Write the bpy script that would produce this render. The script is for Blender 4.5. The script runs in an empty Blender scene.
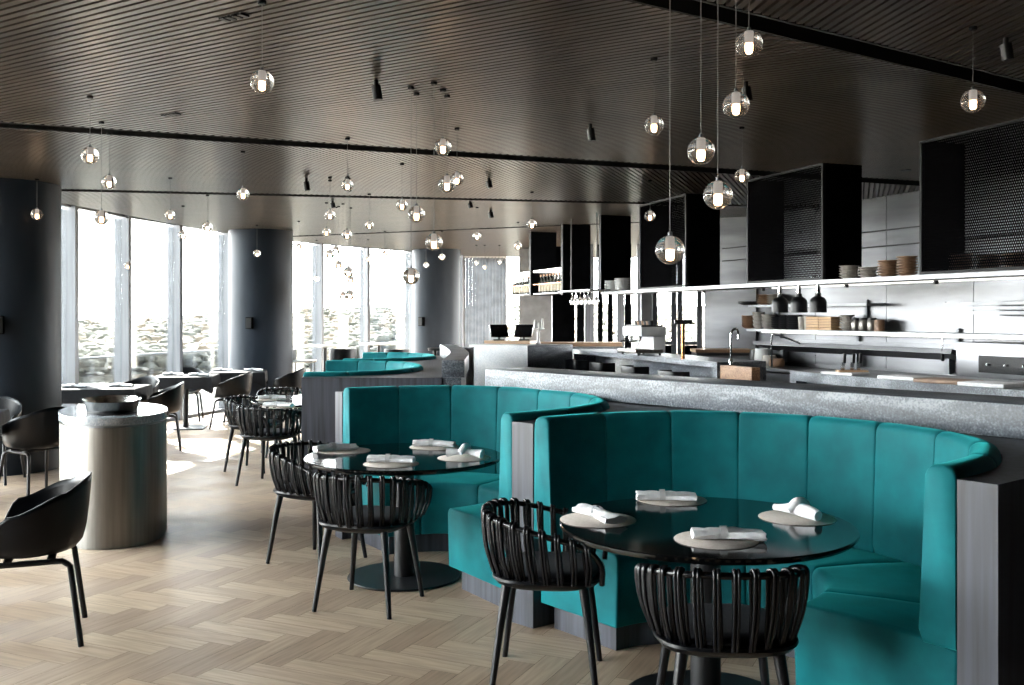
import bpy, bmesh, math, random
from mathutils import Vector, Matrix, noise
R = random.Random(7)
SC = bpy.context.scene
COL = SC.collection
PI = math.pi
# ------------------------------------------------------------------ camera model (metres; x right, y away, z up)
HOR, FPX, EYE, CEIL = 315.0, 985.0, 1.60, 2.96
def at(u, v, z):
    """ground-plan point seen at pixel (u, v) when it lies at height z"""
    d = (EYE - z) * FPX / (v - HOR)
    return ((u - 512) / FPX * d, d)
def zat(v, d): return EYE - (v - HOR) * d / FPX
def xat(u, d): return (u - 512) / FPX * d
cam = bpy.data.cameras.new('camera'); camo = bpy.data.objects.new('camera', cam); COL.objects.link(camo)
camo.location = (0, 0, EYE); camo.rotation_euler = (PI / 2, 0, 0)
cam.sensor_width = 36; cam.lens = FPX / 1024 * 36; cam.shift_y = -(342.5 - HOR) / 1024
cam.clip_end = 3000; cam.clip_start = 0.05
SC.camera = camo
# ------------------------------------------------------------------ materials
def lin(h):
    h = h.lstrip('#'); c = [int(h[i:i + 2], 16) / 255 for i in (0, 2, 4)]
    return tuple((x / 12.92 if x <= .04045 else ((x + .055) / 1.055) ** 2.4) for x in c) + (1,)
def newmat(name):
    m = bpy.data.materials.new(name); m.use_nodes = True
    nt = m.node_tree; return m, nt, nt.nodes['Principled BSDF']
def N(nt, t, **kw):
    n = nt.nodes.new(t)
    for k, v in kw.items():
        if k.startswith('i_'): n.inputs[k[2:].replace('_', ' ')].default_value = v
        else: setattr(n, k, v)
    return n
def ramp(nt, fac, stops):
    r = N(nt, 'ShaderNodeValToRGB'); e = r.color_ramp.elements
    while len(e) < len(stops): e.new(.5)
    for i, (p, c) in enumerate(stops): e[i].position = p; e[i].color = c
    nt.links.new(fac, r.inputs['Fac']); return r.outputs['Color']
def coords(nt, kind='Object', scale=(1, 1, 1)):
    t = N(nt, 'ShaderNodeTexCoord'); mp = N(nt, 'ShaderNodeMapping'); mp.inputs['Scale'].default_value = scale
    nt.links.new(t.outputs[kind], mp.inputs['Vector']); return mp.outputs['Vector']
def bump(nt, b, h, dist=.002, st=.5):
    n = N(nt, 'ShaderNodeBump'); n.inputs['Distance'].default_value = dist; n.inputs['Strength'].default_value = st
    nt.links.new(h, n.inputs['Height']); nt.links.new(n.outputs['Normal'], b.inputs['Normal'])
def mat(name, c1, c2=None, rough=.5, metal=0, scale=(6, 6, 6), detail=4, kind='Object', spec=.5, bumpd=0, coat=0, lo=.35, hi=.65, rr=None):
    m, nt, b = newmat(name)
    c1 = lin(c1) if isinstance(c1, str) else c1
    c2 = c1 if c2 is None else (lin(c2) if isinstance(c2, str) else c2)
    no = N(nt, 'ShaderNodeTexNoise'); no.inputs['Detail'].default_value = detail; no.inputs['Scale'].default_value = 1
    nt.links.new(coords(nt, kind, scale), no.inputs['Vector'])
    nt.links.new(ramp(nt, no.outputs['Fac'], [(lo, c1), (hi, c2)]), b.inputs['Base Color'])
    b.inputs['Roughness'].default_value = rough; b.inputs['Metallic'].default_value = metal
    b.inputs['Specular IOR Level'].default_value = spec; b.inputs['Coat Weight'].default_value = coat
    if rr:
        mr = N(nt, 'ShaderNodeMapRange'); mr.inputs['To Min'].default_value = rr[0]; mr.inputs['To Max'].default_value = rr[1]
        nt.links.new(no.outputs['Fac'], mr.inputs['Value']); nt.links.new(mr.outputs['Result'], b.inputs['Roughness'])
    if bumpd: bump(nt, b, no.outputs['Fac'], bumpd)
    return m
def emis(name, col, st):
    m, nt, b = newmat(name); b.inputs['Base Color'].default_value = col
    b.inputs['Emission Color'].default_value = col; b.inputs['Emission Strength'].default_value = st; return m
M = {}
# oak floor: every board its own island; directional sheen painted in as two tones
for key, tone in (('oak', [lin('#a8937e'), lin('#b29d88'), lin('#bca993')]), ('oak_cross_sheen', [lin('#957f6b'), lin('#9f8974'), lin('#aa957f')])):
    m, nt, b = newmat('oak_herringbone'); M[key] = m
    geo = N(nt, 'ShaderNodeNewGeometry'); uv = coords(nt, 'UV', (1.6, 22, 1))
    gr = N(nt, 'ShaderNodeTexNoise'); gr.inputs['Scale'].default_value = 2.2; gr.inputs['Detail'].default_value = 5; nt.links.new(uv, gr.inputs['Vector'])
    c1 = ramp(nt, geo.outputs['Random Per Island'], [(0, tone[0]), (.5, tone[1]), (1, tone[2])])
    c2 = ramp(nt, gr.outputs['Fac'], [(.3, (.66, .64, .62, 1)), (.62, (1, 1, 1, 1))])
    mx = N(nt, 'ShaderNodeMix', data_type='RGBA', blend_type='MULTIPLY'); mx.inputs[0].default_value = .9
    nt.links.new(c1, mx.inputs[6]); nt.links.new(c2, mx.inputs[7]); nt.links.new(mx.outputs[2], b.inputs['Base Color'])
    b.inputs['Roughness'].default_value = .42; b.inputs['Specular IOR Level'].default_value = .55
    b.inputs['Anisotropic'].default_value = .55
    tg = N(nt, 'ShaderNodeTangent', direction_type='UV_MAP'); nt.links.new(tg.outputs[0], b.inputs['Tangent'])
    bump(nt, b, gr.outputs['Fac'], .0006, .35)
M['slat'] = mat('stained_slat', '#2c251f', '#40362d', .3, scale=(3, 3, 3), detail=6, spec=.5)
M['void'] = mat('black_void', '#050505', '#0a0909', .9)
M['ebony'] = mat('ebony_stained_timber', '#2a2b31', '#43464f', .45, spec=.4, scale=(26, 26, 1.1), detail=6, bumpd=.0008)
M['ebonytop'] = mat('ebony_timber_ledge', '#2b2826', '#3d3a39', .28, scale=(2, 22, 2), detail=6)
# velvet
m, nt, b = newmat('teal_velvet'); M['teal'] = m
no = N(nt, 'ShaderNodeTexNoise'); no.inputs['Scale'].default_value = 7; no.inputs['Detail'].default_value = 5; nt.links.new(coords(nt), no.inputs['Vector'])
nt.links.new(ramp(nt, no.outputs['Fac'], [(.3, lin('#005a61')), (.7, lin('#006d74'))]), b.inputs['Base Color'])
b.inputs['Roughness'].default_value = .75; b.inputs['Sheen Weight'].default_value = .55; b.inputs['Sheen Roughness'].default_value = .4
b.inputs['Sheen Tint'].default_value = lin('#38c0bf'); b.inputs['Specular IOR Level'].default_value = .25
n2 = N(nt, 'ShaderNodeTexNoise'); n2.inputs['Scale'].default_value = 420; nt.links.new(coords(nt), n2.inputs['Vector']); bump(nt, b, n2.outputs['Fac'], .0006, .4)
# granite
def granite(name, dark, mid, light, vs=(1.2, 1.2, 5), rough=.35):
    m, nt, b = newmat(name); co = coords(nt, 'Object', (1, 1, 1))
    s = N(nt, 'ShaderNodeTexNoise'); s.inputs['Scale'].default_value = 95; s.inputs['Detail'].default_value = 4; nt.links.new(co, s.inputs['Vector'])
    v = N(nt, 'ShaderNodeTexNoise'); v.inputs['Scale'].default_value = 1.6; v.inputs['Detail'].default_value = 7; v.inputs['Distortion'].default_value = 1.4
    nt.links.new(coords(nt, 'Object', vs), v.inputs['Vector'])
    a = N(nt, 'ShaderNodeMath', operation='MULTIPLY_ADD'); a.inputs[1].default_value = .55; nt.links.new(s.outputs['Fac'], a.inputs[0])
    b2 = N(nt, 'ShaderNodeMath', operation='MULTIPLY'); b2.inputs[1].default_value = .6; nt.links.new(v.outputs['Fac'], b2.inputs[0]); nt.links.new(b2.outputs[0], a.inputs[2])
    nt.links.new(ramp(nt, a.outputs[0], [(.42, lin(dark)), (.56, lin(mid)), (.7, lin(light))]), b.inputs['Base Color'])
    b.inputs['Roughness'].default_value = rough; return m
M['granite'] = granite('grey_granite', '#2c3138', '#545b64', '#90969d', (1.0, 1.0, 6), .45)
M['granite2'] = granite('dark_granite', '#33383f', '#565c64', '#8b9197', (1, 1, 3), .3)
M['stonetop'] = granite('polished_grey_stone', '#5d636a', '#8a9097', '#a9adb1', (1, 1, 1), .16)
M['palestone'] = granite('pale_stone', '#c4c9ce', '#dadde0', '#eceded', (1, 1, 1), .4)
M['brass'] = granite('brown_figured_stone', '#4a3426', '#8a6548', '#b89271', (1, 1, 2), .35)
M['steel'] = mat('brushed_steel', '#7b7873', '#8b8884', .4, 1, scale=(30, 30, 1.2), detail=5, rr=(.33, .43))
M['steelwall'] = mat('kitchen_steel', '#606164', '#737477', .36, 1, scale=(1, 1, 6), detail=5, rr=(.2, .45))
M['mirror'] = mat('polished_steel_panel', '#8d8a87', '#9a9793', .12, 1, scale=(2, 2, 2), rr=(.08, .16))
M['cord'] = mat('grey_cord', '#6a6a6a', '#7a7a7a', .5)
M['frameblack'] = mat('dark_frame_edge', '#101114', '#18191c', .5, scale=(30, 30, 1), spec=.15)
M['fin'] = mat('pale_anodised_fin', '#5b5e63', '#696c71', .45, .2, scale=(30, 30, 1))
M['alu'] = mat('anodised_frame', '#585b60', '#6b6e73', .42, .4, scale=(30, 30, 1))
M['shelfsteel'] = mat('pale_steel_edge', '#84868a', '#979a9d', .4, .6, scale=(4, 4, 4))
M['black'] = mat('black_metal', '#0c0d0f', '#15161a', .42, .3)
M['blackmatt'] = mat('black_moulded_plastic', '#04060a', '#080b10', .33, scale=(12, 12, 12), spec=.2)
M['cane'] = mat('black_cane', '#05060a', '#0b0d12', .27, scale=(20, 20, 60), spec=.42)
M['ash'] = mat('black_ash_leg', '#05060a', '#0b0d12', .33, scale=(40, 40, 4), spec=.35)
M['pad'] = mat('charcoal_seat_fabric', '#25262b', '#3a3c42', .9, scale=(160, 160, 160), bumpd=.0008)
M['table'] = mat('black_lacquered_top', '#040506', '#07090a', .1, scale=(3, 3, 3), spec=.6, rr=(.07, .12))
M['cloth'] = mat('charcoal_tablecloth', '#111317', '#1a1c21', .7, scale=(90, 90, 90), spec=.2)
M['mat'] = mat('taupe_leather_mat', '#c2b8af', '#cdc4bc', .7, scale=(70, 70, 70))
M['linen'] = mat('white_linen', '#dcdde0', '#ececee', .85, scale=(40, 40, 40), bumpd=.001)
M['band'] = mat('grey_napkin_band', '#b4b4b6', '#c4c4c6', .5)
M['column'] = mat('blue_grey_render', '#20262e', '#2a313a', .45, scale=(2, 2, .6), spec=.12)
M['wallgrey'] = mat('grey_lining', '#6d7278', '#7d8288', .6)
M['charcoal'] = mat('charcoal_lining', '#050607', '#090a0c', .6, spec=0)
M['timber'] = mat('oak_bench_top', '#8b7058', '#a98c70', .5, scale=(2, 20, 2), detail=5)
M['white'] = mat('white_powder_coat', '#d8dadb', '#e4e5e6', .5)
M['ceramic'] = mat('grey_stoneware', '#8f8a84', '#b1aca5', .5, scale=(9, 9, 9))
M['ceramicdark'] = mat('black_stoneware', '#101114', '#24262a', .4)
M['ceramicbrown'] = mat('brown_stoneware', '#6d5340', '#94745a', .5)
M['wood'] = mat('light_board_wood', '#a5825f', '#c3a27c', .55, scale=(3, 30, 30))
M['copper'] = mat('copper', '#b87a52', '#cf9468', .25, 1)
M['bowlsteel'] = mat('polished_bowl_steel', '#b0b0b0', '#bcbcbc', .2, 1, scale=(8, 8, 8))
M['chrome'] = mat('chrome', '#d0d2d4', '#dcdee0', .12, 1)
M['tree'] = mat('scrub_foliage', '#2c2e27', '#424036', .9, scale=(2.2, 2.2, 2.2), detail=5, lo=.3, hi=.7)
M['tree2'] = mat('dry_scrub_foliage', '#3d3529', '#54493a', .9, scale=(2.2, 2.2, 2.2), detail=5, lo=.3, hi=.7)
M['hill'] = mat('dry_hillside', '#3f3b31', '#6a604f', .95, scale=(.6, .6, .6), detail=10)
M['deck'] = mat('terrace_paving', '#8e8a82', '#9b978e', .8)
M['screen'] = mat('dark_screen', '#0a0b0d', '#101216', .15)
M['label'] = mat('bottle_label', '#d6cbb4', '#e6dfd0', .7)
M['louvre'] = mat('pale_louvre_vane', '#5d6268', '#71767c', .5)
M['bulb'] = emis('warm_bulb', (1, .66, .38, 1), 24)
M['strip'] = emis('white_strip_lamp', (1, .97, .93, 1), 2.0)
M['rackglow'] = emis('white_rack_lamp', (1, .97, .92, 1), 5)
M['down'] = emis('downlight_lens', (1, .95, .88, 1), 9)
# glass
def glassy(name, tint, refl=.9, rough=.0):
    m, nt, b = newmat(name); nt.nodes.remove(b); out = nt.nodes['Material Output']
    t = N(nt, 'ShaderNodeBsdfTransparent'); t.inputs[0].default_value = tint
    g = N(nt, 'ShaderNodeBsdfGlossy'); g.inputs['Roughness'].default_value = rough
    fr = N(nt, 'ShaderNodeFresnel'); fr.inputs[0].default_value = 1.45
    no = N(nt, 'ShaderNodeTexNoise'); no.inputs['Scale'].default_value = .7
    mu = N(nt, 'ShaderNodeMath', operation='MULTIPLY'); mu.inputs[1].default_value = refl
    ms = N(nt, 'ShaderNodeMixShader'); nt.links.new(fr.outputs[0], mu.inputs[0]); nt.links.new(mu.outputs[0], ms.inputs[0])
    nt.links.new(t.outputs[0], ms.inputs[1]); nt.links.new(g.outputs[0], ms.inputs[2]); nt.links.new(ms.outputs[0], out.inputs[0]); return m
M['pane'] = glassy('window_glass', (.97, .985, .98, 1), .8)
M['tint'] = glassy('tinted_balustrade_glass', (.92, .93, .94, 1), .6)
m, nt, b = newmat('clear_cast_glass'); M['ball'] = m
b.inputs['Base Color'].default_value = (1, 1, 1, 1); b.inputs['Transmission Weight'].default_value = .93; b.inputs['Roughness'].default_value = 0; b.inputs['IOR'].default_value = 1.4  # slight white body stands in for window light caught by the glass
m, nt, b = newmat('frosted_tube_glow'); M['frost'] = m
b.inputs['Base Color'].default_value = (.8, .78, .75, 1); b.inputs['Roughness'].default_value = .4
b.inputs['Emission Color'].default_value = (1, .93, .86, 1); b.inputs['Emission Strength'].default_value = .38  # own glow stands in for bulb light falling on the tube
M['bottleglass'] = mat('dark_bottle_glass', '#15201a', '#2a2417', .08)
# perforated black metal: staggered round holes
m, nt, b = newmat('perforated_black_metal'); M['mesh'] = m
b.inputs['Base Color'].default_value = (.003, .003, .0034, 1); b.inputs['Roughness'].default_value = .6; b.inputs['Specular IOR Level'].default_value = 0
tc = N(nt, 'ShaderNodeTexCoord'); sx = N(nt, 'ShaderNodeSeparateXYZ'); nt.links.new(tc.outputs['Object'], sx.inputs[0])
def mth(op, a, bb=None):
    n = N(nt, 'ShaderNodeMath', operation=op)
    for i, q in enumerate((a, bb)):
        if q is None: continue
        if isinstance(q, (int, float)): n.inputs[i].default_value = q
        else: nt.links.new(q, n.inputs[i])
    return n.outputs[0]
PIT = .02
zz = mth('DIVIDE', sx.outputs['Z'], PIT); xx = mth('ADD', mth('DIVIDE', sx.outputs['X'], PIT), mth('MULTIPLY', mth('MODULO', mth('FLOOR', zz), 2), .5))
dx = mth('SUBTRACT', mth('FRACT', xx), .5); dz = mth('SUBTRACT', mth('FRACT', zz), .5)
hole = mth('LESS_THAN', mth('ADD', mth('MULTIPLY', dx, dx), mth('MULTIPLY', dz, dz)), .085)
tr = N(nt, 'ShaderNodeBsdfTransparent'); ms = N(nt, 'ShaderNodeMixShader')
nt.links.new(hole, ms.inputs[0]); nt.links.new(b.outputs[0], ms.inputs[1]); nt.links.new(tr.outputs[0], ms.inputs[2]); nt.links.new(ms.outputs[0], nt.nodes['Material Output'].inputs[0])
# ------------------------------------------------------------------ mesh helpers
def catmull(pts, n=6, closed=False):
    P = [Vector(p) for p in pts]; out = []
    k = len(P); rng = range(k if closed else k - 1)
    for i in rng:
        p0 = P[(i - 1) % k] if closed or i > 0 else P[i] * 2 - P[i + 1]
        p1 = P[i]; p2 = P[(i + 1) % k]
        p3 = P[(i + 2) % k] if closed or i + 2 < k else P[i + 1] * 2 - P[i]
        for j in range(n):
            t = j / n
            out.append(.5 * ((2 * p1) + (p2 - p0) * t + (2 * p0 - 5 * p1 + 4 * p2 - p3) * t * t + (3 * p1 - p0 - 3 * p2 + p3) * t ** 3))
    if not closed: out.append(P[-1])
    return out
class MB:
    def __init__(s): s.v, s.f, s.uv = [], [], []
    def add(s, vs, fs):
        o = len(s.v); s.v += [tuple(x) for x in vs]; s.f += [tuple(i + o for i in f) for f in fs]; return s
    def box(s, c, size, rz=0, rx=0):
        m = Matrix.Rotation(rz, 3, 'Z') @ Matrix.Rotation(rx, 3, 'X'); h = Vector(size) / 2
        vs = [Vector(c) + m @ Vector((x * h.x, y * h.y, z * h.z)) for x in (-1, 1) for y in (-1, 1) for z in (-1, 1)]
        return s.add(vs, [(0, 1, 3, 2), (4, 6, 7, 5), (0, 4, 5, 1), (2, 3, 7, 6), (0, 2, 6, 4), (1, 5, 7, 3)])
    def beam(s, a, b, w, z0, z1):
        """upright box along plan segment a-b, thickness w centred on it"""
        a = Vector(a[:2]); b = Vector(b[:2]); d = (b - a).normalized(); n = Vector((-d.y, d.x)) * w / 2
        q = [a + n, b + n, b - n, a - n]
        return s.prism([(p.x, p.y) for p in q], z0, z1)
    def prism(s, poly, z0, z1):
        ar = sum(poly[i][0] * poly[(i + 1) % len(poly)][1] - poly[(i + 1) % len(poly)][0] * poly[i][1] for i in range(len(poly)))
        if ar < 0: poly = poly[::-1]
        n = len(poly); vs = [(p[0], p[1], z0) for p in poly] + [(p[0], p[1], z1) for p in poly]
        fs = [tuple(range(n - 1, -1, -1)), tuple(range(n, 2 * n))] + [(i, (i + 1) % n, n + (i + 1) % n, n + i) for i in range(n)]
        return s.add(vs, fs)
    def rings(s, rs, cap=True, closed=False):
        n = len(rs[0]); vs = [p for r in rs for p in r]; fs = []
        k = len(rs)
        for i in range(k if closed else k - 1):
            for j in range(n):
                a, b2 = i * n + j, i * n + (j + 1) % n; c, d = ((i + 1) % k) * n + (j + 1) % n, ((i + 1) % k) * n + j
                fs.append((a, b2, c, d))
        if cap and not closed: fs += [tuple(range(n - 1, -1, -1)), tuple(range((k - 1) * n, k * n))]
        return s.add(vs, fs)
    def lathe(s, prof, c=(0, 0, 0), seg=32, cap=True):
        return s.rings([[(c[0] + r * math.cos(2 * PI * j / seg), c[1] + r * math.sin(2 * PI * j / seg), c[2] + z) for j in range(seg)] for r, z in prof], cap)
    def tube(s, pts, r, seg=8, closed=False, up=None):
        P = [Vector(p) for p in pts]; k = len(P); rs = []; prev = None
        for i in range(k):
            if closed: t = P[(i + 1) % k] - P[i - 1]
            else: t = P[min(i + 1, k - 1)] - P[max(i - 1, 0)]
            t.normalize()
            if prev is None:
                q = Vector((0, 0, 1)) if abs(t.z) < .9 else Vector((1, 0, 0))
                nrm = (q - t * q.dot(t)).normalized()
            else:
                nrm = (prev - t * prev.dot(t)).normalized()
            prev = nrm; bn = t.cross(nrm); rr = r(i / (k - 1)) if callable(r) else r
            rs.append([P[i] + (nrm * math.cos(2 * PI * j / seg) + bn * math.sin(2 * PI * j / seg)) * rr for j in range(seg)])
        return s.rings(rs, True, closed)
    def sphere(s, c, r, seg=16, rng=10, sc=(1, 1, 1), jit=0):
        rs = []
        for i in range(1, rng):
            a = PI * i / rng
            rs.append([(c[0] + r * sc[0] * math.sin(a) * math.cos(2 * PI * j / seg) * (1 + R.uniform(-jit, jit)), c[1] + r * sc[1] * math.sin(a) * math.sin(2 * PI * j / seg) * (1 + R.uniform(-jit, jit)), c[2] - r * sc[2] * math.cos(a) * (1 + R.uniform(-jit, jit))) for j in range(seg)])
        o = len(s.v); s.rings(rs, False); n = len(rs)
        s.v += [(c[0], c[1], c[2] - r * sc[2]), (c[0], c[1], c[2] + r * sc[2])]; a = len(s.v) - 2
        for j in range(seg):
            s.f.append((a, o + (j + 1) % seg, o + j)); s.f.append((a + 1, o + (n - 1) * seg + j, o + (n - 1) * seg + (j + 1) % seg))
        return s
    def build(s, name, material, parent=None, loc=(0, 0, 0), rz=0, smooth=38, bev=0, recentre=False):
        if recentre:
            xs = [p[0] for p in s.v]; ys = [p[1] for p in s.v]; zs = [p[2] for p in s.v]
            loc = ((min(xs) + max(xs)) / 2, (min(ys) + max(ys)) / 2, min(zs)); s.v = [(p[0] - loc[0], p[1] - loc[1], p[2] - loc[2]) for p in s.v]
        me = bpy.data.meshes.new(name); me.from_pydata(s.v, [], s.f); me.update()
        if bev:
            bm = bmesh.new(); bm.from_mesh(me)
            ed = [e for e in bm.edges if len(e.link_faces) == 2 and e.calc_face_angle(0) > .6]
            bmesh.ops.bevel(bm, geom=ed, offset=bev, segments=2, profile=.6, affect='EDGES', clamp_overlap=True); bm.to_mesh(me); bm.free()
        if smooth:
            me.polygons.foreach_set('use_smooth', [True] * len(me.polygons)); me.set_sharp_from_angle(angle=math.radians(smooth))
        me.materials.append(M[material])
        o = bpy.data.objects.new(name, me); COL.objects.link(o); o.location = loc; o.rotation_euler = (0, 0, rz)
        if parent: o.parent = parent
        return o
def tag(o, label=None, cat=None, group=None, kind=None):
    if label: o['label'] = label
    if cat: o['category'] = cat
    if group: o['group'] = group
    if kind: o['kind'] = kind
    return o
def thing(name, label, cat, loc=(0, 0, 0), rz=0, group=None):
    o = bpy.data.objects.new(name, None); COL.objects.link(o); o.location = loc; o.rotation_euler = (0, 0, rz); o.empty_display_size = .1
    return tag(o, label, cat, group)
def kids(o): return [c for c in o.children]
def dup(o, loc, rz=0, label=None, group=None):
    def cp(x, par):
        c = x.copy(); COL.objects.link(c)
        if par: c.parent = par
        for ch in kids(x): cp(ch, c)
        return c
    r = cp(o, None); r.location = loc; r.rotation_euler = (0, 0, rz)
    if label: r['label'] = label
    if group: r['group'] = group
    return r
def struct(o, label=None): return tag(o, label, None, None, 'structure')
def face(d): return math.atan2(d[1], d[0]) - PI / 2     # local +y turned towards d
# ------------------------------------------------------------------ floor
def clip_floor(c):
    x, y = c
    if not (-6.15 < x < 10 and -5.8 < y < 23.4): return False
    lim = [(-6.16, -6), (-6.16, 5.5), (-6.05, 8.3), (-5.8, 11.1), (-5.43, 13.75), (-4.78, 16.4), (-4.3, 17.7), (-3.74, 19.0), (-2.2, 21.25), (-1.2, 22.7), (-.2, 23.1), (.85, 23.5)]
    for a, b in zip(lim[:-1], lim[1:]):
        if a[1] <= y < b[1]: return x > a[0] + (b[0] - a[0]) * (y - a[1]) / (b[1] - a[1]) - .05
    return True
W, LN, n = .13, .52, 4
ra = math.atan2(.345, .94) + PI / 4
ea = Vector((math.cos(ra), math.sin(ra))); eb = Vector((ea.y, -ea.x))
vs, fs, uvs, hvs = [], [], [], []
g = .0007
for k in range(-140, 260):
    for mm in range(-40, 40):
        for hv in (0, 1):
            x0, y0 = (k + mm * n, k - mm * n) if hv == 0 else (k + mm * n, k - mm * n + 1)
            w_, h_ = (n, 1) if hv == 0 else (1, n)
            c = ea * ((y0 + h_ / 2) * W) + eb * ((x0 + w_ / 2) * W) + Vector((0, 8))
            if not clip_floor(c): continue
            q = []
            for (sx_, sy_) in ((-1, -1), (1, -1), (1, 1), (-1, 1)):
                p = c + eb * (sx_ * (w_ * W / 2 - g)) + ea * (sy_ * (h_ * W / 2 - g)); q.append((p.x, p.y, 0))
            o_ = len(vs); vs += q; fs.append((o_, o_ + 1, o_ + 2, o_ + 3))
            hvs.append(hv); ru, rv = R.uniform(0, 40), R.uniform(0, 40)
            for (sx_, sy_) in ((-1, -1), (1, -1), (1, 1), (-1, 1)):
                a_, b_ = sx_ * w_ * W / 2, sy_ * h_ * W / 2
                uvs.append((ru + (a_ if hv == 0 else b_), rv + (b_ if hv == 0 else a_)))
me = bpy.data.meshes.new('floor'); me.from_pydata(vs, [], fs); me.update()
if me.polygons[0].normal.z < 0: me.flip_normals()
ul = me.uv_layers.new(name='UVMap')
for lp in me.loops: ul.data[lp.index].uv = uvs[lp.vertex_index]
me.materials.append(M['oak']); me.materials.append(M['oak_cross_sheen']); me.polygons.foreach_set('material_index', hvs); o = bpy.data.objects.new('floor', me); COL.objects.link(o); struct(o, 'pale oak herringbone parquet floor of the dining room')

# ------------------------------------------------------------------ ceiling: slatted panels parted by dark slots
def clip_line(poly, p, d):
    lo, hi = -1e9, 1e9; k = len(poly)
    ar = sum(poly[i][0] * poly[(i + 1) % k][1] - poly[(i + 1) % k][0] * poly[i][1] for i in range(k))
    if ar < 0: poly = poly[::-1]
    for i in range(k):
        a = Vector(poly[i]); b = Vector(poly[(i + 1) % k]); e = b - a; nn = Vector((-e.y, e.x))
        num = nn.dot(p - a); den = nn.dot(d)
        if abs(den) < 1e-9:
            if num < 0: return None
            continue
        t = -num / den
        if den > 0: lo = max(lo, t)
        else: hi = min(hi, t)
    return (lo, hi) if hi - lo > .03 else None
def slats(name, poly, d, label, pitch=.052, w=.034):
    d = Vector(d).normalized(); nn = Vector((-d.y, d.x)); pr = [Vector(p).dot(nn) for p in poly]
    mb = MB(); k0, k1 = int(min(pr) / pitch) - 1, int(max(pr) / pitch) + 1
    for k in range(k0, k1 + 1):
        r = clip_line(poly, nn * (k * pitch), d)
        if not r: continue
        mb.beam(nn * (k * pitch) + d * r[0], nn * (k * pitch) + d * r[1], w, CEIL, CEIL + .06)
    return struct(mb.build(name, 'slat', smooth=0), label)
def ln(a, b, x): return (x, a[1] + (b[1] - a[1]) * (x - a[0]) / (b[0] - a[0]))
XL, XR = -7.4, 9.6
s0n = lambda x: ln((1.16, 4.48), (2.96, 5.70), x); s0f = lambda x: ln((1.24, 4.77), (3.17, 6.09), x)
s1n = lambda x: ln((-3.61, 6.93), (1.62, 9.0), x); s1f = lambda x: ln((-3.61, 7.20), (1.62, 9.30), x)
s2n = lambda x: ln((-4.91, 10.6), (1.3, 11.83), x); s2f = lambda x: ln((-4.91, 10.82), (1.3, 12.02), x)
s3n = lambda x: ln((-3.74, 16.9), (.05, 15.2), x); s3f = lambda x: ln((-3.74, 17.1), (.05, 15.36), x)
slats('ceiling', [(-6.15, -5.7), (XR, -5.7), s0n(XR), s0n(-6.15)], (.13, -1), 'slatted dark timber ceiling panel above the near counter')
slats('ceiling_main', [s0f(-6.2), s0f(XR), s1n(XR), s1n(-6.12)], (.85, -.53), 'broad slatted dark timber ceiling panel over the booths')
slats('ceiling_middle', [s1f(-6.14), s1f(XR), s2n(XR), s2n(-5.86), (-6.05, 8.3)], (.33, .944), 'slatted dark timber ceiling panel between the two long slots')
slats('ceiling_far', [s2f(-5.84), s2f(3.6), s3n(3.6), s3n(-4.64), (-4.78, 16.4), (-5.14, 15.03), (-5.43, 13.75), (-5.62, 12.5)], (.7, -.71), 'slatted dark timber ceiling panel before the windows')
slats('ceiling_end', [s3f(-4.48), s3f(3.6), (3.6, 23.3), (3, 23.4), (.85, 23.4), (-.2, 23.1), (-1.2, 22.7), (-2.2, 21.25), (-3.0, 20.1), (-3.74, 19.0), (-4.3, 17.7)], (.33, .944), 'farthest slatted timber ceiling panel')

# ------------------------------------------------------------------ glazed walls
WL = [(-1.2, 22.7), (-2.2, 21.25), (-3.0, 20.1), (-3.74, 19.0), (-4.3, 17.7), (-4.78, 16.4), (-5.14, 15.03), (-5.43, 13.75), (-5.62, 12.5)]
WL += [(-5.80, 11.1), (-5.95, 9.7), (-6.05, 8.3), (-6.12, 6.9), (-6.16, 5.5), (-6.2, 4.1), (-6.2, 2.7), (-6.2, 1.3), (-6.2, -.1)]  # last two bays are unseen, added for fill light
WB = [(-6.2, -5.8)] + [(-6.2 + 1.85 * i, -5.8) for i in range(1, 9)]
WF = [(3.0, 23.4), (1.9, 23.5), (.85, 23.4), (-.2, 23.1), (-1.2, 22.7)]
tn = 0
for fn, x0, x1, sgn in ((s0n, -6.1, 9.4, 1), (s0f, -6.1, 9.4, -1), (s1n, -6.1, 9.4, 1), (s1f, -6.1, 9.4, -1), (s2n, -5.8, 9.4, 1), (s2f, -5.8, 3.6, -1), (s3n, -4.6, 3.5, 1), (s3f, -4.45, 3.5, -1)):
    tn += 1; a, b = Vector(fn(x0)), Vector(fn(x1)); d = (b - a).normalized(); q = Vector((-d.y, d.x)) * .012 * sgn
    struct(MB().beam(a + q, b + q, .02, CEIL - .002, CEIL + .1).build('trim_%d' % tn, 'void', smooth=0), 'black edge board of a dark ceiling slot')
ROOF = [(9.8, -5.9), (9.8, 23.45)] + WF + WL[1:] + [(-6.3, -.2), (-6.3, -5.9)]
struct(MB().prism(ROOF, -.25, -.002).build('floor_slab', 'charcoal', smooth=0))
struct(MB().prism(ROOF, CEIL + .1, CEIL + .3).build('ceiling_slab', 'void', smooth=0))
wn = 0
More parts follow.
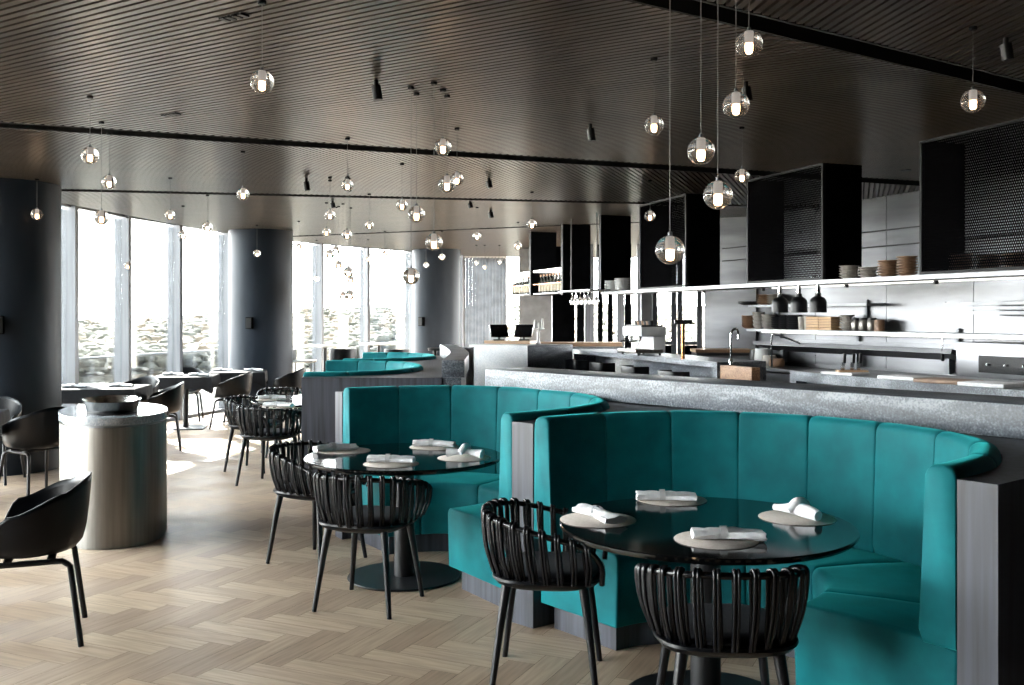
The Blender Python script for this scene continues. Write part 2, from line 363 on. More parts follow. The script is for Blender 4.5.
for line in (WF, WL):
    for i in range(len(line) - 1):
        wn += 1; a, b = Vector(line[i]), Vector(line[i + 1]); d = (b - a).normalized(); nn = Vector((d.y, -d.x))
        ctr = (a + b) / 2
        mb = MB()
        # a deep fin at the start of each bay, thin head and sill
        ax = Matrix.Rotation(math.atan2(d.y, d.x), 3, 'Z')
        rz = math.atan2(d.y, d.x)
        mb.box((a.x, a.y, CEIL / 2 + .03), (.075, .21, CEIL + .06), rz)
        mb.box((ctr.x, ctr.y, .025), ((b - a).length, .09, .05), rz); mb.box((ctr.x, ctr.y, CEIL + .035), ((b - a).length, .10, .06), rz)
        f = mb.build('window_%d' % wn, 'fin', recentre=True, smooth=0)
        struct(f, 'floor to ceiling window bay with a grey fin, bay %d of the glazed wall' % wn)
        L_ = (b - a).length
        pn = MB().box((0, 0, 0), (L_ - .075, .012, CEIL - .06)).build('pane', 'pane', f, smooth=0)
        pn.location = (ctr.x - f.location.x, ctr.y - f.location.y, CEIL / 2 - f.location.z); pn.rotation_euler = (0, 0, rz)
def column(x, y, r, label):
    return struct(MB().lathe([(r, 0), (r, CEIL + .08)], (0, 0, 0), 64).build('column', 'column', loc=(x, y, 0)), label)
column(-5.27, 10.25, .53, 'thick round blue-grey column beside the grey-clothed table at the picture edge')
column(-4.08, 16.0, .51, 'thick round blue-grey column between the two runs of windows')
column(-1.58, 20.6, .50, 'thick round blue-grey column beside the pale vertical blind')
column(-5.3, 4.2, .53, 'thick round blue-grey column outside the frame')
# walls
struct(MB().beam((9.2, -5.8), (9.2, 2.2), .2, 0, CEIL + .1).build('wall_right', 'charcoal', smooth=0))
struct(MB().beam((-6.3, -5.8), (9.3, -5.8), .2, 0, CEIL + .1).build('wall_back', 'charcoal', smooth=0))
struct(MB().beam((-6.2, -5.8), (-6.2, -.2), .2, 0, CEIL + .1).build('wall_left', 'charcoal', smooth=0))
# kitchen back wall: steel sheets
KW0 = Vector((3.38, 13.6)); KD = Vector((.36, -.93)).normalized()
def kw(s, off=0): p = KW0 + KD * s + Vector((-.93, -.36)) * off; return (p.x, p.y)
mb = MB(); s_ = 0
while s_ < 14.2:
    mb.beam(kw(s_ + .004, -.05), kw(s_ + 1.246, -.05), .1, 0, CEIL + .1); s_ += 1.25
struct(mb.build('wall_kitchen', 'steelwall', smooth=0), 'stainless steel clad kitchen back wall in wide sheets')
struct(MB().beam(kw(-.2, -.16), kw(14.4, -.16), .1, 0, CEIL + .1).build('wall_kitchen_core', 'charcoal', smooth=0))
kc = kw(0)
struct(MB().beam((2.74, 13.95), kc, .1, 0, CEIL + .1).build('wall_kitchen_end', 'steelwall', smooth=0), 'stainless steel return wall beside the glazed doors')
# glazed steel doors next to it
def doorleaf(x0, y0, x1, y1, n_):
    a, b = Vector((x0, y0)), Vector((x1, y1)); d = (b - a); L_ = d.length; rz = math.atan2(d.y, d.x)
    mb = MB()
    for (cx, w_) in ((.035, .07), (L_ - .035, .07)): mb.box((cx, 0, 1.3), (w_, .06, 2.6))
    for zc, hh in ((.06, .12), (2.55, .1), (1.2, .05)): mb.box((L_ / 2, 0, zc), (L_ - .14, .05, hh))
    f = mb.build('door_%d' % n_, 'alu', loc=(x0, y0, 0), rz=rz, smooth=0)
    struct(f)
    MB().box((L_ / 2, 0, 1.85), (L_ - .14, .012, 1.3)).build('glass', 'pane', f, smooth=0)
    MB().box((L_ / 2, 0, .64), (L_ - .14, .02, 1.06)).build('lower_panel', 'charcoal', f, smooth=0)
    return f
doorleaf(1.99, 13.98, 2.33, 13.97, 1); doorleaf(2.345, 13.97, 2.69, 13.95, 2)
struct(MB().beam((1.85, 13.98), (2.75, 13.95), .1, 2.605, CEIL + .1).build('wall_door_head', 'steelwall', smooth=0))
struct(MB().beam((1.83, 13.98), (1.975, 13.98), .12, 0, CEIL + .1).build('wall_door_post', 'shelfsteel', smooth=0))
# far lining panels beside the bar windows
struct(MB().beam((xat(520, 20), 20.2), (xat(552, 20), 20.0), .1, 0, CEIL + .1).build('wall_far_grey', 'wallgrey', smooth=0))
struct(MB().beam((xat(552.5, 19.6), 19.6), (xat(574.5, 19.6), 19.6), .1, 0, CEIL + .1).build('wall_far_black', 'charcoal', smooth=0))
t = thing('slatted_screen', 'row of upright dark panels with bright window gaps behind the coffee bar', 'screen', (1.9, 19, 0))
for k_, (u0, u1) in enumerate([(577, 584), (585, 593), (598, 602.5), (608, 612.5), (617, 624), (625, 631), (637, 643), (647, 656)]):
    MB().box((xat((u0 + u1) / 2, 19) - 1.9, 0, (CEIL + .04) / 2), ((u1 - u0) * 19 / FPX, .12, CEIL + .04)).build('panel', 'alu' if k_ in (1, 4, 6) else 'charcoal', t, smooth=0)
MB().box((xat(616, 19) - 1.9, 0, .02), ((656 - 577) * 19 / FPX, .14, .04)).build('bottom_rail', 'charcoal', t, smooth=0)
# pale vertical blind at the far end
t = thing('vertical_blind', 'tall pale vertical blind of upright vanes beyond the reception counter', 'blind', (-.75, 22.55, 0))
for i in range(15):
    x = -.52 + i * .078
    MB().box((x, .1 + i * .018, 1.49), (.012, .09, 2.9), rz=.95).build('vane', 'louvre', t, smooth=0)
MB().box((.03, .23, 2.94), (1.2, .06, .04), rz=.23).build('head_rail', 'white', t, smooth=0)
# ------------------------------------------------------------------ outside
def hz(x, y):
    r = math.hypot(x, y - 8); th = math.atan2(x, y)
    base = -.6 - 6 * min(1, max(0, (r - 14) / 90)) ** 1.2
    k = min(1, max(0, (r - 90) / 330)); k = k * k * (3 - 2 * k)
    el = .0
    el = -.012 + .014 * min(1, max(0, (th + .46) / .22)) if -1 < th < .0 else .003
    el += .002 * math.sin(th * 9 + 1) + .0015 * math.sin(th * 23)
    z = base * (1 - k) + (EYE + el * 430) * k
    z += (1 - .4 * k) * 1.2 * (noise.noise(Vector((x * .03, y * .03, 3))) ) * min(1, max(0, (r - 20) / 30))
    if r > 430: z -= (r - 430) * .1
    return z
vs, fs = [], []; NA, NR = 144, 46
rad = [14 + 480 * (i / (NR - 1)) ** 1.8 for i in range(NR)]
for r_ in rad:
    for j in range(NA):
        a_ = 2 * PI * j / NA; x, y = r_ * math.sin(a_), 8 + r_ * math.cos(a_); vs.append((x, y, hz(x, y)))
for i in range(NR - 1):
    for j in range(NA):
        a_, b_ = i * NA + j, i * NA + (j + 1) % NA; fs.append((a_, a_ + NA, b_ + NA, b_))
mb = MB(); mb.v, mb.f = vs, fs
struct(mb.build('hills', 'hill'), 'dry scrub covered hills beyond the windows')
struct(MB().prism([(-16, -16), (16, -16), (16, 27), (-16, 27)], -.9, -.26).build('terrace_ground', 'deck', smooth=0))
# scrub: nobody could count it
mb = MB(); mb2 = MB()
for i in range(9500):
    th = R.uniform(-.6, .26) if i < 9200 else R.uniform(-PI, PI); r_ = 17 + 400 * R.random() ** 1.25
    x, y = r_ * math.sin(th), r_ * math.cos(th) + 8
    if -17 < x < 17 and -17 < y < 29: continue
    s_ = R.uniform(.4, .95) * (1.0 + r_ / 230); tgt = mb if R.random() < .62 else mb2
    if r_ > 120: tgt.sphere((x, y, hz(x, y) + s_ * .3), s_, 6, 4, (R.uniform(.8, 1.3), R.uniform(.8, 1.4), R.uniform(.5, 1.0)), .3); continue
    for k_ in range(30 if r_ < 60 else 12):
        a_ = R.uniform(0, 2 * PI); rr = s_ * 1.25 * R.random() ** .5
        tgt.sphere((x + rr * math.cos(a_), y + rr * math.sin(a_), hz(x, y) + s_ * R.uniform(.05, .95) * (1.1 - .45 * rr / s_)), s_ * R.uniform(.11, .2), 5, 3, (1, 1, .8), .35)
tag(mb.build('scrub_foliage', 'tree', smooth=0), 'grey green scrub covering the hillside outside', 'scrub', kind='stuff')
tag(mb2.build('dry_scrub_foliage', 'tree2', smooth=0), 'straw coloured dry scrub on the hillside outside', 'scrub', kind='stuff')
def tree(u, d, h, w, label):
    x = xat(u, d); z0 = hz(x, d); t = thing('gum_tree', label, 'tree', (x, d, z0 - .2))
    mbt = MB(); mbt.tube([(0, 0, 0), (.1 * w, 0, h * .35), (0, 0, h * .7)], lambda q: .09 * w * (1 - .6 * q), 7); mbt.build('trunk', 'ceramicbrown', t)
    mc = MB()
    for i in range(120):
        a_ = R.uniform(0, 2 * PI); rr = w * R.random() ** .5
        mc.sphere((rr * math.cos(a_), rr * math.sin(a_), h * (.5 + .45 * R.random() * (1.1 - .6 * rr / w))), w * R.uniform(.12, .22), 6, 4, (1, 1, .7), .25)
    mc.build('crown', 'tree', t, smooth=60)
tree(396, 95, 5.4, 3.4, 'largest rounded gum tree against the sky beside the column by the blind')
tree(386, 70, 4.4, 3.0, 'bushy gum tree just below the skyline left of the far column')
tree(345, 110, 3.6, 3.2, 'low spreading gum tree seen over the high tables')
tree(312, 88, 3.0, 2.6, 'small gum tree beside the middle column')
tree(210, 120, 4.0, 4.2, 'wide gum tree on the slope right of the middle window fin')
tree(150, 75, 3.4, 3.0, 'dark gum tree on the slope behind the left dining tables')
tree(88, 80, 3.4, 3.2, 'gum tree on the slope seen in the first window bay')
t = thing('glass_balustrade', 'tinted glass balustrade on the terrace outside the left windows', 'balustrade', (-7.1, 12.5, -.26))
bl = [(-7.35, 8.5), (-7.2, 10.5), (-7.0, 12.5), (-6.6, 14.6), (-6.1, 16.6), (-5.5, 18.4)]
MB().tube([(x + 7.1, y - 12.5, 1.2) for x, y in bl], .022, 8).build('top_rail', 'alu', t)
for a, b in zip(bl[:-1], bl[1:]): MB().beam((a[0] + 7.1, a[1] - 12.48), (b[0] + 7.1, b[1] - 12.52), .014, 0, 1.18).build('glass_panel', 'tint', t, smooth=0)
# ------------------------------------------------------------------ booths
PATH = [(-1.095, 0), (-1.09, .17), (-1.045, .42), (-.87, .80), (-.58, 1.04), (-.2, 1.16), (.2, 1.16), (.58, 1.04), (.87, .80), (1.045, .42), (1.09, .17), (1.095, 0)]
class Pth:
    def __init__(s, sx, sy, pa=PATH):
        p = catmull([(x * sx, y * sy, 0) for x, y in pa], 14); s.P = p
        s.L = [0]
        for i in range(len(p) - 1): s.L.append(s.L[-1] + (p[i + 1] - p[i]).length)
        s.T = s.L[-1]
    def pt(s, q):
        l = min(max(q, 0), 1) * s.T
        for i in range(len(s.L) - 1):
            if s.L[i + 1] >= l - 1e-9: break
        k = (l - s.L[i]) / (s.L[i + 1] - s.L[i]); return s.P[i].lerp(s.P[i + 1], k)
    def fr(s, q):
        e = .012; a, b = s.pt(max(0, q - e)), s.pt(min(1, q + e)); t = (b - a).normalized()
        nn = Vector((t.y, -t.x, 0)); k = max(0, 1 - min(q, 1 - q) / .09); k = k * k * (3 - 2 * k)
        nn = nn.lerp(Vector((1 if q < .5 else -1, 0, 0)), k).normalized()   # square ends in the opening plane
        return s.pt(q), nn
    def off(s, q, d): p, nn = s.fr(q); return p + nn * d
def sweep(pth, q0, q1, prof, steps, edge=.014, inset=.012, ends=(True, True)):
    """section (depth, z) carried along the path; soft rounded seams at both ends"""
    cx = sum(p[0] for p in prof) / len(prof); cz = sum(p[1] for p in prof) / len(prof)
    eq = edge / pth.T; qs = [(q0, 1), (q0 + eq * .35, .35), (q0 + eq, .0)] + [(q0 + (q1 - q0) * i / steps, 0) for i in range(1, steps)] + [(q1 - eq, 0), (q1 - eq * .35, .35), (q1, 1)]
    rs = []
    for q, k in qs:
        p, nn = pth.fr(q); r = []
        for d, z in prof:
            dd, zz_ = cx - d, cz - z; l = math.hypot(dd, zz_) or 1; mv = min(inset * k, l * .5)
            r.append(tuple(p + nn * (d + dd / l * mv)) [:2] + (z + zz_ / l * mv,))
        rs.append(r)
    return MB().rings(rs)
def arcp(cx, cz, r, a0, a1, n_=5): return [(cx + r * math.cos(math.radians(a0 + (a1 - a0) * i / n_)), cz + r * math.sin(math.radians(a0 + (a1 - a0) * i / n_))) for i in range(n_ + 1)]
BACKTOP = 1.085
def booth(O, tdir, sx, sy, pa, label, kx, ky):
    rz = math.atan2(tdir[1], tdir[0]); t = thing('booth', label, 'booth seat', (O[0], O[1], 0), rz, None)
    P = Pth(sx, sy, pa)
    bp = [(.0, .46)] + arcp(.045, BACKTOP - .045, .045, 180, 90, 4) + arcp(.072, BACKTOP - .04, .04, 90, 8, 4) + [(.125, .75), (.135, .50), (.12, .46)]
    bp = bp[::-1]
    for i in range(9): sweep(P, i / 9 + .0004, (i + 1) / 9 - .0004, bp, 7).build('back_panel', 'teal', t, smooth=50)
    # seat: front edge offset varies from the ends to the middle
    qs = [0, .15, .385, .615, .85, 1]
    for i in range(5):
        q0, q1 = qs[i] + .0006, qs[i + 1] - .0006
        st = 8; eq = .016 / P.T; rs = []
        seq = [(q0, 1), (q0 + eq * .35, .35), (q0 + eq, 0)] + [(q0 + (q1 - q0) * j / st, 0) for j in range(1, st)] + [(q1 - eq, 0), (q1 - eq * .35, .35), (q1, 1)]
        for q, k in seq:
            p = P.pt(q); pi = Vector((p.x * (kx if p.x < 0 else kx - .09), p.y * ky, 0)); w_ = (pi - p).length; nn = (pi - p) / w_; prof = [(.012, .13), (.012, .45), (.14, .468), (w_ * .6, .475)] + arcp(w_ - .04, .432, .04, 90, 0, 4) + [(w_ - .006, .28), (w_ - .012, .135), (w_ - .02, .13)]
            cx, cz = .35, .3; r = []
            for d, z in prof:
                dd, zz_ = cx - d, cz - z; l = math.hypot(dd, zz_) or 1
                pp = p + nn * (d + dd / l * .013 * k); r.append((pp.x, pp.y + .03 * max(0, 1 - min(q, 1 - q) / .1), z + zz_ / l * .013 * k))
            rs.append(r)
        MB().rings(rs).build('seat_cushion', 'teal', t, smooth=50)
    mb = MB(); rs = []
    for j in range(49):
        q = j / 48; p = P.pt(q); pi = Vector((p.x * (kx if p.x < 0 else kx - .09), p.y * ky, 0)); w_ = (pi - p).length; nn = (pi - p) / w_; w_ -= .07; yo = .09 * max(0, 1 - min(q, 1 - q) / .15)
        rs.append([tuple(p + nn * d + Vector((0, yo, z))) for d, z in ((.06, 0), (w_, 0), (w_, .129), (.06, .128))])
    mb.rings(rs).build('plinth', 'ebony', t, smooth=30)
    return t, P
def wpt(O, tdir, p):
    t_ = Vector(tdir).normalized(); n_ = Vector((-t_.y, t_.x)); q = Vector(O) + t_ * p[0] + n_ * p[1]; return (q.x, q.y)
B1 = ((.805, 4.175), (.635, -.772), 1.0, 1.0, PATH); B2 = ((-.605, 6.075), (.54, -.842), 1.02, 1.0, PATH)
B3 = ((-2.0, 10.05), (.1, -.995), 1.1, .93, PATH); B4 = ((-2.03, 12.62), (.03, -1.0), .95, .9, PATH)
_, P1 = booth(*B1, 'near curved teal velvet booth seat wrapped around the round table with the two closest chairs', .48, .5)
_, P2 = booth(*B2, 'second curved teal velvet booth seat, its cushioned end beside the first booth back', .42, .5)
_, P3 = booth(*B3, 'third curved teal velvet booth seat behind the tall dark timber panel', .48, .5)
_, P4 = booth(*B4, 'farthest curved teal velvet booth seat, only its back rim showing', .48, .5)
def outer(B, P, n_=40, off=-.004): return [wpt(B[0], B[1], P.off(i / n_, off)[:2]) for i in range(n_ + 1)]
CT = [(-.2, 7.3), (.51, 6.46), (1.11, 5.79), (1.67, 5.13), (2.28, 4.38), (2.85, 3.55), (3.35, 2.6)]     # front line of the granite counter
LEDGE = 1.045
poly = [CT[6], CT[5], CT[4], CT[3], CT[2], CT[1], CT[0]]
poly += [wpt(B2[0], B2[1], (-1.1, 1.15)), wpt(B2[0], B2[1], (-1.24, .6)), wpt(B2[0], B2[1], (-1.25, .0))]
poly += outer(B2, P2) + outer(B1, P1) + [wpt(B1[0], B1[1], (1.235, .0)), wpt(B1[0], B1[1], (1.235, .4)), (2.9, 2.6)]
o = MB().prism(poly, 0, LEDGE).build('booth_surround', 'ebony', smooth=30, recentre=True)
tag(o, 'dark stained timber joinery with flat ledge around the two near teal booths', 'joinery')
CT2 = [(-.62, 8.72), (-.66, 10.5), (-.80, 12.0), (-.98, 13.4)]
poly = [(-.62, 8.70)] + CT2 + [(-1.6, 13.95), wpt(B4[0], B4[1], (-1.15, .02))] + outer(B4, P4) + outer(B3, P3) + [wpt(B3[0], B3[1], (1.31, .0))]
o = MB().prism(poly, 0, LEDGE).build('booth_surround', 'ebony', smooth=30, recentre=True)
tag(o, 'dark stained timber joinery panel and ledge around the two far teal booths', 'joinery')
# ------------------------------------------------------------------ granite counters
def offs(line, w_):
    out = []
    for i, p in enumerate(line):
        a = Vector(line[max(i - 1, 0)]); b = Vector(line[min(i + 1, len(line) - 1)]); d = (b - a).normalized(); q = Vector(p) + Vector((-d.y, d.x)) * w_; out.append((q.x, q.y))
    return out
def smoothline(l, n_=5): return [(p.x, p.y) for p in catmull([(x, y, 0) for x, y in l], n_)]
t = thing('granite_counter', 'long grey granite counter upstand running behind the two near booths', 'counter', (1.4, 5.5, 0))
cl = smoothline(CT); o0 = (1.4, 5.5)
rel = lambda l: [(x - o0[0], y - o0[1]) for x, y in l]
MB().prism(rel(cl + offs(cl, .42)[::-1]), LEDGE + .001, 1.2).build('stone_top', 'granite', t, smooth=30, bev=.004)
MB().prism(rel(offs(cl, .005) + offs(cl, .38)[::-1]), 0, LEDGE).build('base', 'charcoal', t, smooth=30)
t = thing('granite_counter', 'short dark granite counter with angled end behind the far booths', 'counter', (-.7, 11, 0))
o0 = (-.7, 11); cl = smoothline(CT2)
MB().prism(rel(cl + offs(cl, -.2)[::-1]), LEDGE + .001, 1.2).build('stone_top', 'granite2', t, smooth=30, bev=.004)
MB().prism(rel(offs(cl, -.005) + offs(cl, -.17)[::-1]), 0, LEDGE).build('base', 'granite2', t, smooth=30)
# ------------------------------------------------------------------ line of the hanging frames and kitchen benches
KL = [(4.55, 4.0), (4.15, 5.1), (3.56, 6.84), (3.19, 7.77), (2.81, 8.75), (2.37, 9.95), (1.97, 11.0), (1.60, 12.2), (1.2, 13.4), (.75, 14.72), (.29, 16.1), (-.14, 17.4)]
def ku(u):
    r = (u - 512) / FPX
    for a, b in zip(KL[:-1], KL[1:]):
        fa, fb = a[0] - r * a[1], b[0] - r * b[1]
        if fa >= 0 >= fb: k = fa / (fa - fb) if fa != fb else 0; return Vector((a[0] + (b[0] - a[0]) * k, a[1] + (b[1] - a[1]) * k))
    return Vector(KL[0])
KN = Vector((.93, .36)).normalized()
SH = 1.88
def klocal(a, b):
    """origin at a, local x towards b (away), local y to the dining side"""
    d = b - a; return (a.x, a.y), math.atan2(d.y, d.x), d.length
# hung shelf
p0, p1 = Vector((4.3, 4.65)), ku(601)
ks = [p0] + [Vector(q) for q in KL[1:] if q[1] < p1.y and q[1] > 4.7] + [p1]
front = [(q.x, q.y) for q in ks]; back = [(q.x + KN.x * .45, q.y + KN.y * .45) for q in ks]
t = thing('hanging_shelf', 'long pale steel shelf hung from the ceiling above the kitchen pass', 'shelf', (2.8, 9, SH))
o0 = (2.8, 9)
MB().prism(rel(front + back[::-1]), 0, .035).build('shelf_board', 'shelfsteel', t, smooth=0)
for zz_ in (.33, .47):
    bb = [(q.x + KN.x * .44, q.y + KN.y * .44) for q in ks[:-2]]
    MB().tube([(x - 2.8, y - 9, zz_) for x, y in bb], .006, 6).build('gallery_rail', 'black', t)
fr = [(q.x + KN.x * .3, q.y + KN.y * .3) for q in ks[:-3]]
MB().prism(rel(fr + [(x + .05 * KN.x, y + .05 * KN.y) for x, y in fr][::-1]), -.012, 0).build('strip_lamp', 'strip', t, smooth=0)
for q in ks[1:-1]:
    MB().box((q.x + .2 * KN.x - 2.8, q.y + .2 * KN.y - 9, -.02), (.03, .03, .03)).build('bracket', 'black', t, smooth=0)
def hung(u_far, u_near, label, nearpt=None):
    a = ku(u_near) if nearpt is None else Vector(nearpt); b = ku(u_far); org, rz, L_ = klocal(a, b); z0 = SH + .036; H_ = CEIL - z0
    t = thing('hanging_cabinet', label, 'cabinet', (org[0], org[1], z0), rz)
    # local y>0 is to the left of a->b = dining side
    MB().box((L_ / 2, .0, H_ / 2), (L_ - .04, .004, H_ - .04)).build('mesh_front', 'mesh', t, smooth=0)
    mb = MB()
    for x in (.01, L_ - .01): mb.box((x, 0, H_ / 2), (.022, .03, H_))
    for z in (.01, H_ - .01): mb.box((L_ / 2, 0, z), (L_, .03, .02))
    mb.build('edge_frame', 'frameblack', t, smooth=0)
    mb = MB().box((.012, -.215, H_ / 2), (.022, .40, H_)); mb.build('end_panel', 'charcoal', t, smooth=0)
    mb = MB().box((L_ - .012, -.215, H_ / 2), (.022, .40, H_)); mb.build('end_panel', 'charcoal', t, smooth=0)
    return t
hung(921, 0, 'perforated black hanging cabinet over the pass at the picture edge', (4.28, 4.7))
hung(748, 824, 'perforated black hanging cabinet above the three heat lamps')
hung(640.5, 687, 'perforated black hanging cabinet above the glazed doors')
# dark hanging fins further along
for u, z0, lb in ((600, SH + .036, 'dark hanging panel standing on the end of the steel shelf beside white plates'), (562, 1.90, 'second dark hanging panel along the bar, right of the wider bottle rack'), (530, 1.92, 'third dark hanging panel along the bar, between the two bottle racks'), (504, 1.94, 'farthest dark hanging panel along the bar, beside the pale blind')):
    p = ku(u); rz = math.atan2(KN.y, KN.x); t = thing('hanging_divider', lb, 'panel', (p.x, p.y, z0), rz)
    MB().box((.235, 0, (CEIL - z0) / 2), (.45, .05, CEIL - z0)).build('board', 'charcoal', t, smooth=0)
    MB().box((.004, 0, (CEIL - z0) / 2), (.012, .06, CEIL - z0)).build('edge_strip', 'frameblack', t, smooth=0)
def lathe_thing(name, label, cat, prof, material, loc, seg=20, group=None):
    return tag(MB().lathe(prof, (0, 0, 0), seg).build(name, material, loc=loc), label, cat, group)
bot = MB().lathe([(.0, 0), (.034, 0), (.036, .01), (.036, .16), (.03, .19), (.014, .22), (.013, .28), (.015, .285), (.0, .29)], seg=12)
def make_bottle():
    t = thing('bottle', '', 'bottle'); MB().lathe([(.001, 0), (.034, 0), (.036, .01), (.036, .16), (.03, .19), (.014, .22), (.013, .27)], seg=12).build('glass_body', 'bottleglass', t)
    MB().lathe([(.0365, .03), (.0365, .15)], seg=12, cap=False).build('label', 'label', t); MB().lathe([(.001, .27), (.016, .27), (.016, .3), (.001, .3)], seg=10).build('cap', 'brass', t); return t
bp = None
for ua, ub, wide in ((532.5, 562, 'wider'), (506.5, 529, 'narrower')):
    a, b = ku(ub), ku(ua); org, rz, L_ = klocal(a, b); z0 = 1.93
    # rack sits between two panels: clear of their faces
    t = thing('bottle_rack', '%s lit bottle rack hung between dark panels over the bar' % wide, 'rack', (org[0], org[1], z0), rz)
    MB().box((L_ / 2, -.12, .01), (L_ - .07, .24, .02)).build('rack_shelf', 'alu', t, smooth=0)
    MB().box((L_ / 2, -.12, .37), (L_ - .07, .24, .03)).build('lamp_strip', 'rackglow', t, smooth=0)
    MB().box((L_ / 2, -.235, .19), (L_ - .07, .01, .33)).build('rack_back', 'mirror', t, smooth=0)
    MB().tube([(.04, 0, .16), (L_ - .04, 0, .16)], .006, 6).build('retaining_rail', 'copper', t)
    for i in range(9):
        x = .1 + (L_ - .2) * i / 8; w_ = Matrix.Rotation(rz, 2) @ Vector((x, -.11)); loc = (org[0] + w_.x, org[1] + w_.y, z0 + .0205)
        lb = 'dark glass bottle with cream label in the %s lit rack over the bar' % wide
        if bp is None: bp = make_bottle(); bp.location = loc; bp['label'] = lb; bp['group'] = 'bottles in the wider rack'
        else: dup(bp, loc, 0, lb, 'bottles in the %s rack' % wide)
# ---- pass bench and bar counter under the shelf line
def kline(ua, ub, near=None):
    a = ku(ua) if near is None else Vector(near); b = ku(ub); ys = (a.y, b.y)
    return [a] + [Vector(q) for q in KL if a.y + .15 < q[1] < b.y - .15] + [b]
def kpoly(l, o1, o2): return [(q.x + KN.x * o1, q.y + KN.y * o1) for q in l] + [(q.x + KN.x * o2, q.y + KN.y * o2) for q in reversed(l)]
PT = 1.075
l = kline(0, 790, (4.25, 4.8)); o0 = (3.4, 7.3)
t = thing('pass_bench', 'dark granite kitchen pass bench under the heat lamps with a recessed front', 'bench', (3.4, 7.3, 0))
MB().prism(rel(kpoly(l, 0, .85)), PT - .09, PT).build('stone_top', 'granite2', t, smooth=0, bev=.003)
MB().prism(rel(kpoly(l, .12, .8)), 0, PT - .091).build('base', 'granite2', t, smooth=0)
e = kline(797, 790); MB().prism(rel(kpoly([ku(796), ku(790)], 0, .119)), 0, PT - .091).build('end_panel', 'granite', t, smooth=0)
l = kline(717, 570); o0 = (1.6, 12)
t = thing('bar_counter', 'grey granite bar counter with waterfall ends and black stools tucked beneath', 'counter', (1.6, 12, 0))
BT = 1.10
MB().prism(rel(kpoly(l, 0, .62)), BT - .06, BT).build('stone_top', 'granite', t, smooth=0, bev=.003)
MB().prism(rel(kpoly(l, .36, .58)), 0, BT - .061).build('front_panel', 'granite2', t, smooth=0)
MB().prism(rel(kpoly([ku(717), ku(712)], 0, .62)), 0, BT - .061).build('end_panel', 'granite', t, smooth=0)
MB().prism(rel(kpoly([ku(573.5), ku(570)], 0, .62)), 0, BT - .061).build('end_panel', 'granite', t, smooth=0)
tag(MB().prism(kpoly([ku(750), ku(718.5)], .02, .12), 0, 1.07).build('stone_cabinet', 'brass', smooth=0, recentre=True, bev=.003), 'brown figured stone cabinet at the end of the bar counter', 'cabinet')
# rear kitchen bench against the wall
t = thing('kitchen_bench', 'stainless steel kitchen bench with drawers along the steel back wall', 'bench', (kw(5.3, .35)[0], kw(5.3, .35)[1], 0), math.atan2(KD.y, KD.x))
MB().box((0, 0, .92), (9.4, .66, .04)).build('worktop', 'steelwall', t, smooth=0, bev=.003)
MB().box((0, .02, .46), (9.3, .56, .84)).build('carcass', 'steelwall', t, smooth=0)
MB().box((0, .31, .965), (9.4, .02, .05)).build('splashback', 'steelwall', t, smooth=0)
for i in range(9):
    dr = MB().box((-4.2 + i * 1.03, -.272, .62), (.98, .02, .30)).build('drawer', 'shelfsteel', t, smooth=0, bev=.003)
    h = MB().box((-4.2 + i * 1.03, -.292, .72), (.5, .02, .02)).build('handle', 'alu', dr, smooth=0)
# wall shelves in the kitchen
def wallshelf(s0, s1, z, dep, label):
    a = Vector(kw(s1)); L_ = s1 - s0; t = thing('kitchen_shelf', label, 'shelf', (kw(s0)[0], kw(s0)[1], z), math.atan2(KD.y, KD.x))
    MB().box((L_ / 2, -dep / 2 - .001, 0), (L_, dep, .03)).build('shelf_board', 'shelfsteel', t, smooth=0)
    for i in range(max(2, int(L_ / 1.2))):
        MB().box((.3 + i * (L_ - .6) / max(1, int(L_ / 1.2) - 1), -.02, -.09), (.04, .03, .3)).build('bracket', 'alu', t, smooth=0)
    return t
wallshelf(.25, 8.4, 1.40, .34, 'long lower steel shelf on the kitchen wall holding bowls and boards')
wallshelf(.2, 2.5, 1.72, .28, 'short upper steel shelf on the kitchen wall above the bowls')
def wshelf_pt(u, d_off):
    r = (u - 512) / FPX; best = None
    for i in range(1400):
        p = kw(i * .01, d_off)
        if p[0] / p[1] >= r: return p
    return kw(8, d_off)
t = thing('steel_ledge', 'sloping dark steel ledge running low along the kitchen wall under the long shelf', 'ledge', (kw(2.1, .2)[0], kw(2.1, .2)[1], 1.17), math.atan2(KD.y, KD.x))
MB().box((0, .02, .02), (3.4, .34, .05), 0, -.25).build('sloped_top', 'steelwall', t, smooth=0, bev=.003); MB().box((0, .17, .05), (3.4, .03, .14)).build('back_strip', 'steelwall', t, smooth=0)
for x in (-1.4, 0, 1.4): MB().box((x, .14, -.08), (.05, .08, .22)).build('bracket', 'alu', t, smooth=0)
t = thing('strip_light', 'slim white strip lamp fixed under the long lower kitchen shelf', 'lamp', (kw(4.2, .2)[0], kw(4.2, .2)[1], 1.372), math.atan2(KD.y, KD.x))
MB().box((0, 0, 0), (7.6, .03, .012)).build('lens', 'strip', t, smooth=0); MB().box((0, 0, .009), (7.7, .05, .006)).build('housing', 'alu', t, smooth=0)
